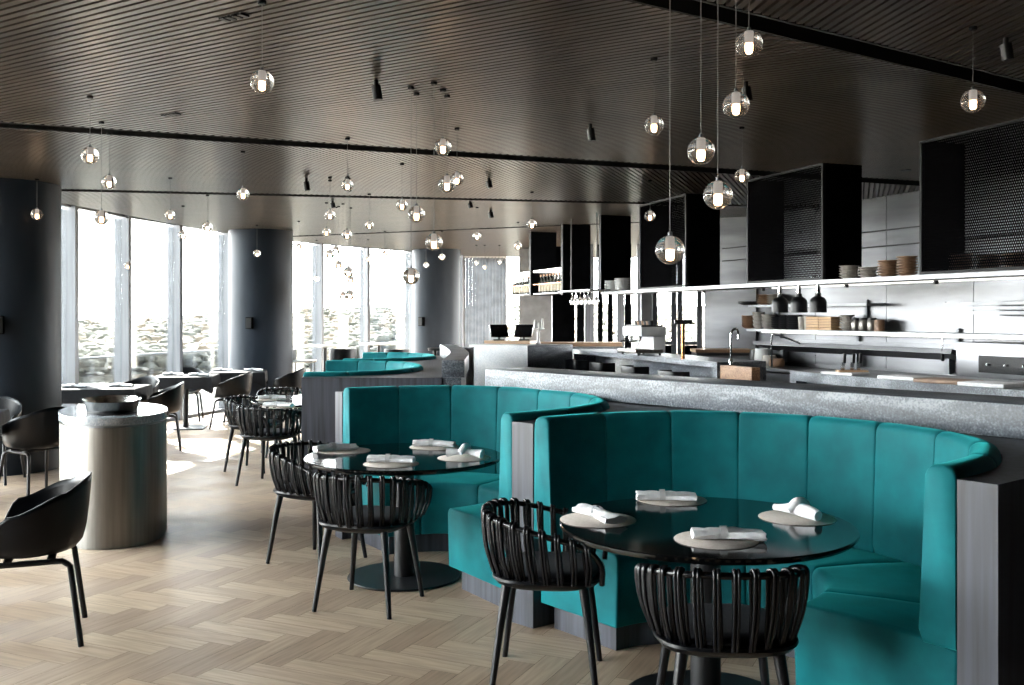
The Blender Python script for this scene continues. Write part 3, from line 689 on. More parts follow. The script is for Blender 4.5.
# extraction canopy high on kitchen wall, oven at the end
# shelf ware: (u, kind, n, label)
def stack(u, z, d_off, r, h, n_, material, kind, lb, grp, pt=None):
    p = pt or wshelf_pt(u, d_off)
    for i in range(n_):
        if kind == 'plate': prof = [(.001, 0), (r * .55, 0), (r * .6, h * .25), (r, h * .85), (r, h), (r * .6, h * .6), (.001, h * .55)]
        elif kind == 'bowl': prof = [(.001, 0), (r * .5, 0), (r * .85, h * .5), (r, h), (r * .93, h), (r * .75, h * .5), (r * .4, h * .2), (.001, h * .18)]
        else: prof = [(.001, 0), (r * .85, 0), (r, h), (r * .9, h), (r * .76, h * .12), (.001, h * .1)]
        step = h * .72 if kind != 'cup' else h
        lathe_thing(kind, lb, kind, prof, material, (p[0], p[1], z + i * step + .0005 * i), 18, grp)
ZL = 1.416; ZU = 1.736
stack(748.5, ZL, .17, .10, .045, 5, 'ceramicbrown', 'bowl', 'brown bowl in the stack at the far end of the lower kitchen shelf', 'brown bowls on the kitchen shelf')
stack(758.5, ZL, .17, .085, .07, 4, 'ceramic', 'bowl', 'grey bowl in the stack beside the brown bowls on the kitchen shelf', 'first grey bowls on the kitchen shelf')
stack(768, ZL, .17, .10, .06, 4, 'ceramic', 'bowl', 'wider grey bowl in the stack beside the black dishes', 'wider grey bowls on the kitchen shelf')
stack(779, ZL, .17, .105, .04, 5, 'ceramicdark', 'bowl', 'black dish in the first black stack beside the grey bowls', 'first black dishes')
stack(786.5, ZL, .17, .105, .04, 6, 'ceramicdark', 'bowl', 'black dish in the middle black stack on the kitchen shelf', 'middle black dishes')
stack(794, ZL, .17, .105, .04, 6, 'ceramicdark', 'bowl', 'black dish in the last black stack beside the tall cups', 'last black dishes')
stack(802, ZL, .17, .055, .16, 1, 'ceramic', 'cup', 'tall taupe cup next to the black dishes on the kitchen shelf', None)
stack(808.5, ZL, .17, .065, .17, 1, 'ceramic', 'cup', 'tall taupe cup next to the stacked wooden boards', None)
for k_, u in enumerate((818, 831)):
    for i in range(5):
        p = wshelf_pt(u, .17); w_ = MB().box((0, 0, .016), (.23, .2, .03), 0).build('wooden_board', 'wood', loc=(p[0], p[1], ZL + i * .033), rz=math.atan2(KD.y, KD.x), smooth=0, bev=.004)
        tag(w_, ('pale wooden board in the stack beside the tall cups' if k_ == 0 else 'pale wooden board in the stack beside the grey dishes'), 'board', 'wooden boards stack %s' % ('by the cups' if k_ == 0 else 'by the dishes'))
stack(847, ZL, .17, .09, .04, 6, 'ceramic', 'plate', 'grey saucer in the stack beside the wooden boards', 'grey saucers')
for u, lb in ((855.5, 'steel jar beside the grey saucers on the kitchen shelf'), (863, 'steel jar in the middle of three on the kitchen shelf'), (872, 'steel jar farthest along beside the brown tins')):
    p = wshelf_pt(u, .17); t = thing('jar', lb, 'jar', (p[0], p[1], ZL)); MB().lathe([(.001, 0), (.05, 0), (.055, .01), (.055, .11), (.045, .13)], seg=16).build('body', 'steel', t); MB().lathe([(.001, .13), (.05, .13), (.05, .15), (.001, .15)], seg=16).build('lid', 'black', t)
p = wshelf_pt(879, .17); lathe_thing('tin', 'brown tin beside the steel jars on the kitchen shelf', 'tin', [(.001, 0), (.055, 0), (.055, .13), (.001, .13)], 'ceramicbrown', (p[0], p[1], ZL))
stack(764, ZU, .14, .11, .035, 5, 'ceramicbrown', 'plate', 'brown plate in the stack on the upper kitchen shelf', 'brown plates on the upper shelf')
stack(774, ZU, .14, .10, .035, 5, 'ceramic', 'plate', 'grey plate in the stack on the upper kitchen shelf', 'grey plates on the upper shelf')
stack(747, ZU, .14, .14, .03, 2, 'ceramicdark', 'plate', 'wide black plate on the far end of the upper kitchen shelf', 'black plates on the upper shelf')
# plate stacks on hung shelf
SZ = SH + .0355
for u, n_, mt, lb, g_ in ((849, 5, 'ceramic', 'grey plate in the stack beside the black cabinet end panel', 'first plates on the hanging shelf'), (868, 4, 'ceramic', 'grey plate in the lowest stack on the hanging shelf', 'second plates on the hanging shelf'), (888, 6, 'ceramicbrown', 'brown plate in the stack in the middle of the open hanging shelf', 'third plates on the hanging shelf'), (907, 7, 'ceramicbrown', 'brown plate in the tall stack next to the perforated cabinet', 'fourth plates on the hanging shelf')):
    q = ku(u - 10) + KN * .2; d_ = q.y; q.x = xat(u, q.y)
    stack(0, SZ, 0, .085, .03, n_, mt, 'plate', lb, g_, (q.x, q.y))
for u, n_, lb, g_ in ((957, 5, 'brown plate in the first stack behind the perforated front', 'plates behind mesh first'), (985, 4, 'brown plate in the second stack behind the perforated front', 'plates behind mesh second'), (1010, 4, 'brown plate in the third stack behind the perforated front', 'plates behind mesh third')):
    q = ku(u - 16) + KN * .2; stack(0, SZ, 0, .09, .04, n_, 'ceramicbrown', 'plate', lb, g_, (q.x, q.y))
for u, n_, lb, g_ in ((612, 6, 'white plate in the stack beside the dark hanging panel', 'white plates first stack'), (622, 7, 'white plate in the taller stack on the end of the steel shelf', 'white plates second stack')):
    q = ku(u - 1) + KN * .16; stack(0, SZ, 0, .1, .03, n_, 'white', 'plate', lb, g_, (xat(u, q.y), q.y))
# heat lamps
for k_, (u, lb) in enumerate(((780, 'black dome heat lamp over the pass, first of three from the doors'), (799, 'black dome heat lamp over the pass, middle of three'), (818, 'black dome heat lamp over the pass, last of three beside the cabinet end'))):
    q = ku(u - 2) + KN * .12; q = Vector((xat(u, q.y), q.y)); zb = zat(312.5, q.y)
    t = thing('heat_lamp', lb, 'lamp', (q.x, q.y, zb), 0, 'heat lamps over the pass'); k9 = .0775
    MB().lathe([(k9 * .9, .002), (k9, 0), (k9, .085), (k9 * .92, .115), (k9 * .7, .135), (k9 * .38, .148), (k9 * .34, .175), (.001, .177)], seg=28).build('shade', 'black', t)
    MB().lathe([(.02, .17), (.022, .19), (.022, .235), (.012, .245), (.012, SH - zb)], seg=14).build('stem', 'chrome', t)
    MB().lathe([(k9 * .8, .012), (k9 * .5, .04), (.001, .05)], seg=20).build('reflector', 'chrome', t)
# taps
q = ku(727) + KN * .45; t = thing('tap', 'tall gooseneck steel tap at the end of the bar counter', 'tap', (xat(731, q.y), q.y, BT - .02))
MB().tube(catmull([(0, 0, 0), (0, 0, .28), (.02, 0, .36), (.06, 0, .37), (.08, 0, .33), (.08, 0, .27)], 6), .011, 8).build('spout', 'chrome', t); MB().lathe([(.001, 0), (.026, 0), (.024, .03), (.014, .06), (.001, .06)], seg=14).build('tap_base', 'chrome', t)
p = wshelf_pt(782, .5); t = thing('tap', 'curved steel mixer tap on the rear kitchen bench', 'tap', (p[0], p[1], .94))
MB().tube(catmull([(-.1, .1, 0), (-.1, .1, .38), (-.06, .05, .41), (.08, -.05, .36), (.2, -.1, .31)], 6), .012, 8).build('spout', 'chrome', t)
# beer/bar font: copper column near doors
q = ku(683) + KN * .3; t = thing('bar_font', 'slim copper coloured tap column on the bar counter before the glazed doors', 'tap', (xat(683, q.y), q.y, BT))
MB().tube([(0, 0, 0), (0, 0, .40)], .022, 12).build('stem', 'copper', t); MB().box((0, 0, .42), (.2, .07, .05)).build('head', 'black', t, bev=.006); MB().tube([(-.05, -.04, .46), (-.05, -.06, .54)], .012, 8).build('lever', 'black', t)
# espresso machine
q = ku(640) + KN * .32; t = thing('espresso_machine', 'white two-group espresso machine on the bar counter', 'coffee machine', (xat(641, q.y), q.y, BT), math.atan2(KL[6][1] - KL[7][1], KL[6][0] - KL[7][0])); t.scale = (.8, .8, .9); ES = t
MB().box((0, .05, .33), (.72, .42, .13)).build('body', 'white', t, bev=.02); MB().box((0, .16, .16), (.66, .2, .24)).build('back_body', 'white', t, bev=.01)
MB().box((0, -.02, .06), (.7, .46, .05)).build('drip_tray', 'steel', t, bev=.006); MB().box((0, .05, .405), (.6, .36, .02)).build('cup_rail', 'black', t)
for x in (-.17, .17):
    g_ = MB().lathe([(.001, .20), (.035, .20), (.035, .262)], (x, -.1, 0), 14).build('group_head', 'chrome', t); MB().tube([(x, -.1, .21), (x, -.27, .19)], .012, 8).build('handle', 'black', g_)
for x in (-.3, .3): MB().tube([(x, -.12, .27), (x, -.2, .12)], .006, 6).build('steam_wand', 'chrome', t)
for sx_ in (-.3, .3):
    for sy_ in (-.18, .18): MB().lathe([(.02, 0), (.02, .036)], (sx_, sy_, 0), 10).build('foot', 'black', t)
for i in range(7):
    rr = Matrix.Rotation(t.rotation_euler.z, 2) @ Vector((-.2 + i * .066, .04)); lathe_thing('cup', 'small cup standing on top of the white espresso machine', 'cup', [(.001, 0), (.026, 0), (.036, .055), (.032, .055), (.001, .006)], 'ceramicbrown' if i % 2 else 'ceramicdark', (xat(641, q.y) + rr.x, q.y + rr.y, BT + .374), 12, 'cups on the espresso machine')
# hanging glasses rack above the bar
a, b = ku(598), ku(572); t = thing('glass_rack', 'pale hanging glass rack above the bar counter beside the shelf', 'rack', (xat(600, a.y - .5), a.y - .5, 1.93), math.atan2(b.y - a.y, b.x - a.x) )
MB().box((.55, 0, .0), (1.1, .3, .02)).build('rack_board', 'shelfsteel', t, smooth=0)
for x in (.1, 1.0): MB().tube([(x, 0, .01), (x, 0, CEIL - 1.93)], .008, 6).build('hanger', 'black', t)
for i in range(7):
    w_ = Matrix.Rotation(t.rotation_euler.z, 2) @ Vector((.12 + i * .14, 0))
    g_ = MB().lathe([(.03, -.012), (.004, -.018), (.004, -.075), (.03, -.11), (.034, -.15), (.027, -.185)], seg=14, cap=False).build('wine_glass', 'ball', loc=(t.location.x + w_.x, t.location.y + w_.y, 1.93)); tag(g_, 'wine glass hanging upside down from the pale rack over the bar', 'glass', 'hanging wine glasses')
# bar stools with low padded backs
def stool(u, lb, k_):
    q = ku(u + 4) - KN * .34; q = Vector((xat(u, q.y), q.y)); t = thing('bar_stool', lb, 'stool', (q.x, q.y, 0), face(KN), 'low backed stools at the bar')
    MB().box((0, 0, .655), (.40, .38, .07)).build('seat', 'pad', t, bev=.02)
    r_ = [(-.2, .02), (-.2, -.12), (-.15, -.19), (0, -.205), (.15, -.19), (.2, -.12), (.2, .02)]
    c_ = catmull([(x, y, 0) for x, y in r_], 4); MB().rings([[(p.x, p.y, .78), (p.x * .9, p.y * .9, .78), (p.x * .9, p.y * .9, .98), (p.x, p.y, .98)] for p in c_]).build('backrest', 'blackmatt', t, bev=.01)
    for sx_ in (-1, 1):
        MB().tube([(sx_ * .14, -.15, .64), (sx_ * .15, -.19, .80)], .011, 8).build('back_post', 'black', t)
        for sy_ in (-1, 1): MB().tube([(sx_ * .15, sy_ * .14, .63), (sx_ * .2, sy_ * .19, 0)], .012, 8).build('leg', 'black', t)
    MB().tube([(-.185, -.175, .22), (.185, -.175, .22), (.185, .175, .22), (-.185, .175, .22)], .009, 6, True).build('foot_ring', 'black', t)
stool(582, 'black low backed stool at the bar beside the waterfall end, farthest of four', 0); stool(607, 'black low backed stool at the bar, second from the far end', 1)
stool(640, 'black low backed stool at the bar, third from the far end', 2); stool(679, 'black low backed stool at the bar beside the brown stone cabinet', 3)
# items on the pass: knives, trays, chopping boards
def passpt(u, o1): q = ku(u) + KN * o1; return (xat(u, q.y), q.y)
t = thing('knife_stand', 'set of three black handled knives standing on the pass', 'knives', (*passpt(852, .55), PT))
MB().box((0, 0, .02), (.26, .1, .04)).build('block', 'wood', t, bev=.004)
for x in (-.08, 0, .06):
    k_ = MB().box((x, 0, .07), (.028, .006, .08), 0, .15).build('blade', 'chrome', t, smooth=0); MB().box((x + .01, -.012, .145), (.024, .02, .09), 0, .15).build('handle', 'black', k_, smooth=0, bev=.004)
for u, sz, mt, lb in ((845, (.34, .24, .025), 'linen', 'folded white cloth on the pass below the knives'), (905, (.34, .26, .03), 'linen', 'folded white cloth on the pass near the steel tray'), (948, (.42, .28, .03), 'ceramicbrown', 'flat brown wooden tray lying on the pass'), (990, (.36, .26, .03), 'linen', 'folded white cloth with dark end on the pass near the oven')):
    w_ = MB().box((0, 0, sz[2] / 2), sz, 0).build('tray' if mt != 'linen' else 'folded_cloth', mt, loc=(*passpt(u, .38), PT), rz=math.atan2(KD.y, KD.x) + .2, bev=.008); tag(w_, lb, 'tray' if mt != 'linen' else 'cloth')
t = thing('hanging_ladle', 'steel ladle with black handle hanging from the long kitchen shelf', 'ladle', (*wshelf_pt(942, .33), 1.372))
MB().tube([(0, 0, .0), (0, 0, -.12)], .005, 6).build('stem', 'chrome', t); MB().box((0, 0, -.18), (.03, .02, .13)).build('handle', 'black', t, bev=.004)
# oven at wall end
q = kw(4.9, .34); q = kw(4.55, .33)
t = thing('salamander_oven', 'stainless steel grill oven with dark control panel on the rear bench', 'oven', (*kw(4.62, .38), .941), math.atan2(KD.y, KD.x))
MB().box((0, .02, .20), (1.0, .5, .4)).build('body', 'steelwall', t, bev=.008); MB().box((.1, -.24, .2), (.62, .02, .16)).build('control_panel', 'screen', t, smooth=0)
MB().box((-.0, -.24, .35), (.98, .03, .04)).build('front_trim', 'shelfsteel', t, smooth=0)
for x in (-.1, .1, .3): MB().lathe([(.001, 0), (.02, 0), (.02, .02), (.001, .02)], (x, -.26, .19), 10).build('knob', 'chrome', t)
t = thing('gantry_lamp', 'pale slatted heat gantry fixed to the kitchen wall above the oven', 'gantry', (*kw(4.62, .3), 1.62), math.atan2(KD.y, KD.x))
for z in (0, .045, .09): MB().box((0, 0, z), (1.1, .5 - z, .03)).build('slat', 'shelfsteel', t, smooth=0)
MB().box((0, .27, .045), (1.0, .05, .15)).build('wall_bracket', 'alu', t, smooth=0)
# small steel cabinet by the return wall with timber lid
t = thing('under_counter_fridge', 'steel under counter fridge with brown timber lid beside the glazed doors', 'fridge', (2.84, 13.33, 0), -.05)
MB().box((0, 0, .55), (.75, .5, 1.1)).build('carcass', 'steelwall', t, smooth=0); MB().box((0, 0, 1.12), (.78, .54, .04)).build('lid', 'timber', t, smooth=0); d_ = MB().box((0, -.262, .56), (.7, .022, 1.0)).build('door', 'shelfsteel', t, smooth=0); MB().box((.3, -.285, .8), (.02, .024, .3)).build('handle', 'alu', d_, smooth=0)
for u, mt, h_, lb in ((756.5, 'ceramicdark', .2, 'dark upright container on the rear bench beside the fridge'), (761.5, 'white', .22, 'white container standing on the rear bench'), (769, 'ceramic', .14, 'grey crock on the rear bench under the shelf'), (776.5, 'ceramicbrown', .1, 'brown crock on the rear bench beside the grey crock')):
    p = wshelf_pt(u, .35); lathe_thing('crock', lb, 'crock', [(.001, 0), (.09, 0), (.1, h_ * .4), (.085, h_), (.075, h_), (.001, .02)], mt, (p[0], p[1], .9405))
# ---- reception counter
RX, RY = .0, 13.7
t = thing('reception_counter', 'pale stone reception counter with timber top and dark end beyond the booths', 'counter', (0, 14.2, 0), -.42)
MB().box((0, -.45, .59), (.90, .06, 1.18)).build('front_panel', 'palestone', t, smooth=0)
MB().prism([(.45, -.48), (.82, .3), (.78, .33), (.42, -.42)], 0, 1.18).build('end_panel', 'granite2', t, smooth=0)
MB().prism([(-.45, -.42), (.42, -.42), (.75, .33), (-.45, .33)], 0, 1.15).build('carcass', 'charcoal', t, smooth=0)
MB().prism([(-.45, -.42), (.42, -.42), (.75, .33), (-.45, .33)], 1.151, 1.18).build('counter_top', 'palestone', t, smooth=0)
MB().box((-.08, .14, 1.205), (.72, .3, .045)).build('timber_shelf', 'timber', t, smooth=0)
def pos(u, lb, s):
    x = xat(u, 14.35); t = thing('till_screen', lb, 'till', (x, 14.35, 1.2285))
    MB().box((0, .02, .01), (.16, .16, .02)).build('stand_base', 'black', t); MB().tube([(0, .03, .01), (0, .0, .12)], .02, 8).build('stand', 'black', t)
    MB().box((0, -.02, .14), (.27, .03, .2), .35 * s, -.5).build('screen', 'screen', t, bev=.006)
pos(499, 'tilted black till screen on the reception counter nearer the blind', 1); pos(524, 'tilted black till screen on the reception counter nearer the white vases', -1)
x = xat(538.5, 14.1); t = thing('candle_stand', 'white column stand with three white vases on the reception counter', 'stand', (x, 14.15, 1.181))
MB().lathe([(.001, 0), (.04, 0), (.03, .02), (.02, .06), (.02, .20), (.09, .215), (.09, .23), (.001, .23)], seg=18).build('stand', 'white', t)
for dx_, h_ in ((-.05, .12), (.01, .08), (.06, .14)): lathe_thing('vase', '%s white slim vase on the white column stand' % {.12: 'middle-height', .08: 'shortest', .14: 'tallest'}[h_], 'vase', [(.001, 0), (.018, 0), (.02, h_ * .6), (.012, h_), (.009, h_), (.001, .01)], 'white', (x + dx_, 14.15, 1.4115), 12)
t = thing('side_bench', 'timber topped dark bench behind the far end of the bar counter', 'bench', (.95, 15.6, 0))
MB().box((0, 0, .55), (1.5, .5, 1.1)).build('carcass', 'granite2', t, smooth=0); MB().box((0, 0, 1.14), (1.55, .56, .06)).build('worktop', 'timber', t, smooth=0)
o = MB().beam((-.72, 13.4), (-.52, 13.4), .3, 0, 1.16).build('stone_plinth', 'palestone', smooth=0, recentre=True); tag(o, 'narrow pale stone plinth beside the reception counter', 'plinth')
# ------------------------------------------------------------------ woven cane chair
RAIL = [(-.215, .245, .47), (-.25, .245, .545), (-.272, .20, .615), (-.28, .10, .655), (-.276, -.02, .685), (-.245, -.14, .712), (-.16, -.235, .728), (0, -.272, .733)]
RAIL = RAIL + [(-x, y, z) for x, y, z in RAIL[-2::-1]]
RING = [(-.232, .20), (-.243, .09), (-.236, -.03), (-.205, -.13), (-.125, -.205), (0, -.235)]
RING = RING + [(-x, y) for x, y in RING[-2::-1]]
def arclen(P):
    L_ = [0]
    for i in range(len(P) - 1): L_.append(L_[-1] + (P[i + 1] - P[i]).length)
    return L_
def along(P, L_, q):
    l = q * L_[-1]
    for i in range(len(L_) - 1):
        if L_[i + 1] >= l - 1e-9: break
    k = (l - L_[i]) / (L_[i + 1] - L_[i]); return P[i].lerp(P[i + 1], k), (P[i + 1] - P[i]).normalized()
def squircle(a, b, yo, z, n_=40, e=.62, front=1.0):
    r = []
    for j in range(n_):
        an = 2 * PI * j / n_; c, s = math.cos(an), math.sin(an)
        x = a * math.copysign(abs(c) ** e, c); y = b * math.copysign(abs(s) ** e, s); r.append((x, y + yo, z))
    return r
def make_cane():
    t = thing('woven_chair', '', 'chair')
    sh = [(.13, .12, .418), (.19, .18, .428), (.235, .228, .448), (.252, .246, .468), (.250, .244, .478), (.238, .232, .478), (.22, .215, .466), (.1, .1, .462)]
    MB().rings([squircle(a, b, .005, z, 44) for a, b, z in sh]).build('seat_shell', 'blackmatt', t, smooth=50)
    cu = [(.19, .185, .4665), (.213, .208, .478), (.215, .21, .492), (.205, .2, .502), (.15, .15, .508)]
    MB().rings([squircle(a, b, .015, z, 40) for a, b, z in cu]).build('seat_pad', 'pad', t, smooth=50)
    for sx_ in (-1, 1):
        for sy_ in (-1, 1):
            mb = MB(); mb.tube([(sx_ * .163, sy_ * .163, .452), (sx_ * .185, sy_ * .185, .30), (sx_ * .222, sy_ * .222, 0)], lambda q: .0225 - .0095 * q, 10); mb.build('leg', 'ash', t)
    rp = catmull(RAIL, 6); MB().tube(rp, .0125, 10).build('top_rail', 'cane', t)
    rp = [p for p in catmull(RAIL[2:-2], 10)]; rl = arclen(rp); gp = catmull([(x, y, 0) for x, y in RING], 10); gl = arclen(gp)
    NR_ = 21
    for i in range(NR_):
        q = (i + .35) / (NR_ - .3); p, tg_ = along(rp, rl, q); b0, bt = along(gp, gl, q); b1, bt1 = along(gp, gl, min(1, q + .007))
        nn = Vector((p.x, p.y - .03, 0)).normalized(); no_ = Vector((b0.x, b0.y - .03, 0)).normalized()
        up = Vector((0, 0, 1)); mb = MB()
        for s_ in (-1, 1):
            o_ = tg_ * (.0068 * s_); ob = bt * (.0068 * s_)
            pts = [b0 + no_ * .012 + up * .472 + ob, (b0 + no_ * .03).lerp(Vector((p.x, p.y, 0)) + nn * .026, .45) + up * (.472 + (p.z - .472) * .45) + ob,
                   p + nn * .0195 - up * .012 + o_, p + nn * .012 + up * .0165 + o_, p - nn * .006 + up * .0175 + o_, p - nn * .019 - up * .004 + o_,
                   (b1 - no_ * .0).lerp(Vector((p.x, p.y, 0)) - nn * .012, .5) + up * (.472 + (p.z - .472) * .5) + ob, b1 - no_ * .004 + up * .476 + ob]
            mb.tube(catmull(pts, 4), .0066, 7)
        mb.build('back_cane', 'cane', t, smooth=60)
    return t
cane = make_cane(); used = False
def put(proto, state, x, y, d, label, group):
    if not state: state.append(1); proto.location = (x, y, 0); proto.rotation_euler = (0, 0, face(d)); tag(proto, label, None, group); return proto
    return dup(proto, (x, y, 0), face(d), label, group)
st = []; G_ = 'black woven cane chairs'
put(cane, st, .16, 4.37, (.99, -.12), 'black woven cane chair turned sideways at the near round table', G_)
put(cane, st, .755, 3.54, (.04, 1), 'black woven cane chair with its back squarely to us at the near round table', G_)
put(cane, st, -1.27, 6.42, (.85, -.5), 'black woven cane chair half hidden by the second round table and the chair before it', G_)
put(cane, st, -.79, 5.46, (.3, .95), 'black woven cane chair with its back to us at the second round table', G_)
put(cane, st, -2.30, 9.36, (.3, .95), 'black woven cane chair with its back to us beside the tall timber panel', G_)
put(cane, st, -2.66, 10.2, (.97, -.25), 'black woven cane chair on the window side of the third round table', G_)
put(cane, st, -2.62, 11.3, (.35, -.95), 'black woven cane chair on the far side of the third round table', G_)
# round pedestal tables
def make_round():
    t = thing('round_table', '', 'table')
    MB().lathe([(.001, .705), (.56, .705), (.592, .716), (.602, .728), (.603, .736), (.598, .74), (.001, .74)], seg=96).build('table_top', 'table', t, smooth=30)
    MB().lathe([(.062, .012), (.062, .704)], seg=32).build('pedestal', 'black', t); MB().lathe([(.001, 0), (.34, 0), (.345, .006), (.34, .012), (.001, .012)], seg=64).build('base_plate', 'black', t); return t
rt = make_round(); T1, T2, T3 = (.80, 4.07), (-.66, 6.03), (-2.03, 10.02)
T4 = (-2.05, 12.62)
rt.location = (*T1, 0); tag(rt, 'near round black table in the first teal booth, laid with four mats', None, 'round black pedestal tables')
dup(rt, (*T2, 0), 0, 'round black table in the second teal booth with its disc foot in view', 'round black pedestal tables')
dup(rt, (*T3, 0), 0, 'round black table half hidden by the dark timber panel', 'round black pedestal tables')
# napkins and mats
def rolled(L_=.27, r=.026, seed=0):
    rr = random.Random(seed); rs = []; n_ = 18
    for i in range(n_ + 1):
        q = i / n_; x = (q - .5) * L_; k = 1 - .28 * math.exp(-((q - .42) / .08) ** 2) + 1.6 * max(0, q - .6) + 1.0 * max(0, .22 - q) + .05 * math.sin(q * 31 + seed)
        fl = .9 - .45 * max(0, q - .55) - .4 * max(0, .2 - q)
        rs.append([(x + rr.uniform(-.004, .004), r * k * 1.35 * math.cos(2 * PI * j / 14) * (1 + .16 * math.sin(3 * j + i * .5 + seed)), r * fl * .85 * (1 + math.sin(2 * PI * j / 14)) * (1 + .16 * math.sin(2 * j + seed + i * .4))) for j in range(14)])
    return MB().rings(rs)
def napkin(p, rz, seed, lb, g_):
    t = thing('napkin', lb, 'napkin', (p[0], p[1], p[2]), rz, g_); rolled(seed=seed).build('linen_roll', 'linen', t, smooth=60)
    MB().rings([[(x, .034 * math.cos(2 * PI * j / 16), .0245 + .0255 * math.sin(2 * PI * j / 16)) for j in range(16)] for x in (-.03, -.005)], cap=False).build('napkin_band', 'band', t); return t
def knotted(p, rz, seed, lb, g_):
    t = thing('napkin', lb, 'napkin', (p[0], p[1], p[2]), rz, g_); MB().tube(catmull([(-.1, .02, .03), (-.05, .0, .034), (.0, -.005, .036), (.06, -.03, .03), (.1, -.06, .024)], 5), lambda q: .022 + .008 * math.cos(q * 5 + seed), 10).build('linen_roll', 'linen', t, smooth=60)
    MB().tube(catmull([(.0, .06, .03), (.02, .03, .05), (.0, -.01, .06), (-.03, -.03, .03)], 5), lambda q: .021 + .006 * math.sin(q * 4), 10).build('linen_knot', 'linen', t, smooth=60); return t
def placemat(p, lb, g_): tag(MB().lathe([(.001, 0), (.158, 0), (.16, .0015), (.158, .003), (.001, .003)], seg=48).build('placemat', 'mat', loc=(p[0], p[1], p[2])), lb, 'placemat', g_)
TZ = .7405
def setting(u, v, where, kindf, rz, seed, g_, du=0, dv=0):
    p = at(u, v, .74); placemat((p[0], p[1], TZ), 'round taupe placemat %s' % where, 'placemats ' + g_)
    q = at(u + du, v + dv, .74); kindf((q[0], q[1], TZ + .0035), rz, seed, 'rolled napkin on the mat %s' % where if kindf is napkin else 'knotted napkin on the mat %s' % where, 'napkins ' + g_)
setting(598, 520, 'before the sideways cane chair at the near table', napkin, -1.05, 1, 'near table', 0, -1)
setting(672, 500, 'on the far side of the near table', napkin, -.05, 2, 'near table', -6, 1)
setting(797, 518, 'on the near table toward the tall timber post', knotted, -.5, 3, 'near table')
setting(716, 540, 'before the chair whose back faces us at the near table', napkin, -.08, 4, 'near table', 12, 0)
setting(345, 451, 'on the window side of the second table', napkin, .6, 5, 'second table', -10, 0)
setting(434, 447, 'on the far side of the second table', napkin, -.1, 6, 'second table')
setting(464, 458, 'on the second table toward the first booth', knotted, .2, 7, 'second table')
setting(391, 464, 'before the chair whose back faces us at the second table', napkin, -.05, 8, 'second table', 0, -1)
setting(278, 407, 'on the near side of the third table', napkin, -.1, 9, 'third table'); setting(272, 399.5, 'on the window side of the third table', napkin, .3, 10, 'third table')
# ------------------------------------------------------------------ moulded shell chair
def make_shell():
    t = thing('shell_chair', '', 'chair'); NA_ = 56; rs = []
    def rim(th):      # th: 0 = back, pi = front
        a = abs(th)
        if a < .9: return .80 - .06 * (a / .9) ** 2
        if a < 1.9: k = (a - .9) / 1.0; k = k * k * (3 - 2 * k); return .74 - .09 * k
        if a < 2.45: k = (a - 1.9) / .55; k = k * k * (3 - 2 * k); return .65 - .19 * k
        return .46 - .015 * min(1, (a - 2.45) / .4)
    def plan(th, k): return (.285 * k * math.sin(th) * (1 if abs(th) < 2.2 else 1 - .12 * (abs(th) - 2.2)), -.27 * k * math.cos(th) * (1.0 if abs(th) < 1.6 else .92))
    prof = [(.02, 0), (.35, 0), (.6, .008), (.76, .04), (.86, .13), (.92, .32), (.965, .6), (1.0, .9), (1.01, 1.0)]
    outp = []
    for k, h in prof:
        r = []
        for j in range(NA_):
            th = -PI + 2 * PI * j / NA_; x, y = plan(th, k); hr = rim(th); z = .435 + h * (hr - .435)
            if abs(th) > 2.3 and k > .5: z -= .02 * ((k - .5) * 2) ** 2 * min(1, (abs(th) - 2.3) / .5)
            r.append((x, y, z))
        rs.append(r)
    sh = MB().rings(rs, cap=False); sh.f.append(tuple(range(NA_ - 1, -1, -1)))
    o = sh.build('shell', 'blackmatt', t, smooth=70)
    md = o.modifiers.new('thickness', 'SOLIDIFY'); md.thickness = .009; md.offset = 0
    for sx_ in (-1, 1):
        pts = [(sx_ * .245, -.235, .0), (sx_ * .205, -.185, .385), (sx_ * .195, -.15, .408), (sx_ * .19, .13, .408), (sx_ * .205, .17, .385), (sx_ * .245, .235, .0)]
        q = []
        for i in range(len(pts) - 1):
            for j in range(4): q.append(Vector(pts[i]).lerp(Vector(pts[i + 1]), j / 4))
        q.append(Vector(pts[-1])); MB().tube(q, .0145, 8).build('leg_frame', 'ash', t, smooth=50)
    for y in (-.1, .09): MB().box((0, y, .418), (.40, .035, .022)).build('cross_rail', 'black', t, bev=.004)
    return t
shell = make_shell(); st2 = []; G2 = 'black shell armchairs'
put(shell, st2, -2.39, 4.90, (-.92, -.36), 'black shell armchair closest to us, before the steel drum station', G2)
put(shell, st2, -4.2, 8.72, (-.85, .5), 'black shell armchair between the edge table and the steel drum station', G2)
put(shell, st2, -5.02, 9.45, (.1, -1), 'pale-lit shell chair behind the clothed table at the picture edge', G2)
put(shell, st2, -4.2, 11.75, (-.9, -.3), 'black shell armchair just above the steel bowl at the first window table', G2)
put(shell, st2, -4.85, 12.7, (-.35, -.95), 'shell armchair seen edge-on behind the first window table', G2)
put(shell, st2, -4.97, 14.95, (.2, -1), 'shell armchair with thin legs behind the middle window table', G2)
put(shell, st2, -3.97, 14.0, (-.9, .1), 'black shell armchair at the open side of the middle window table', G2)
put(shell, st2, -3.42, 15.0, (-.95, .1), 'black shell armchair before the middle column beside the farthest clothed table', G2)
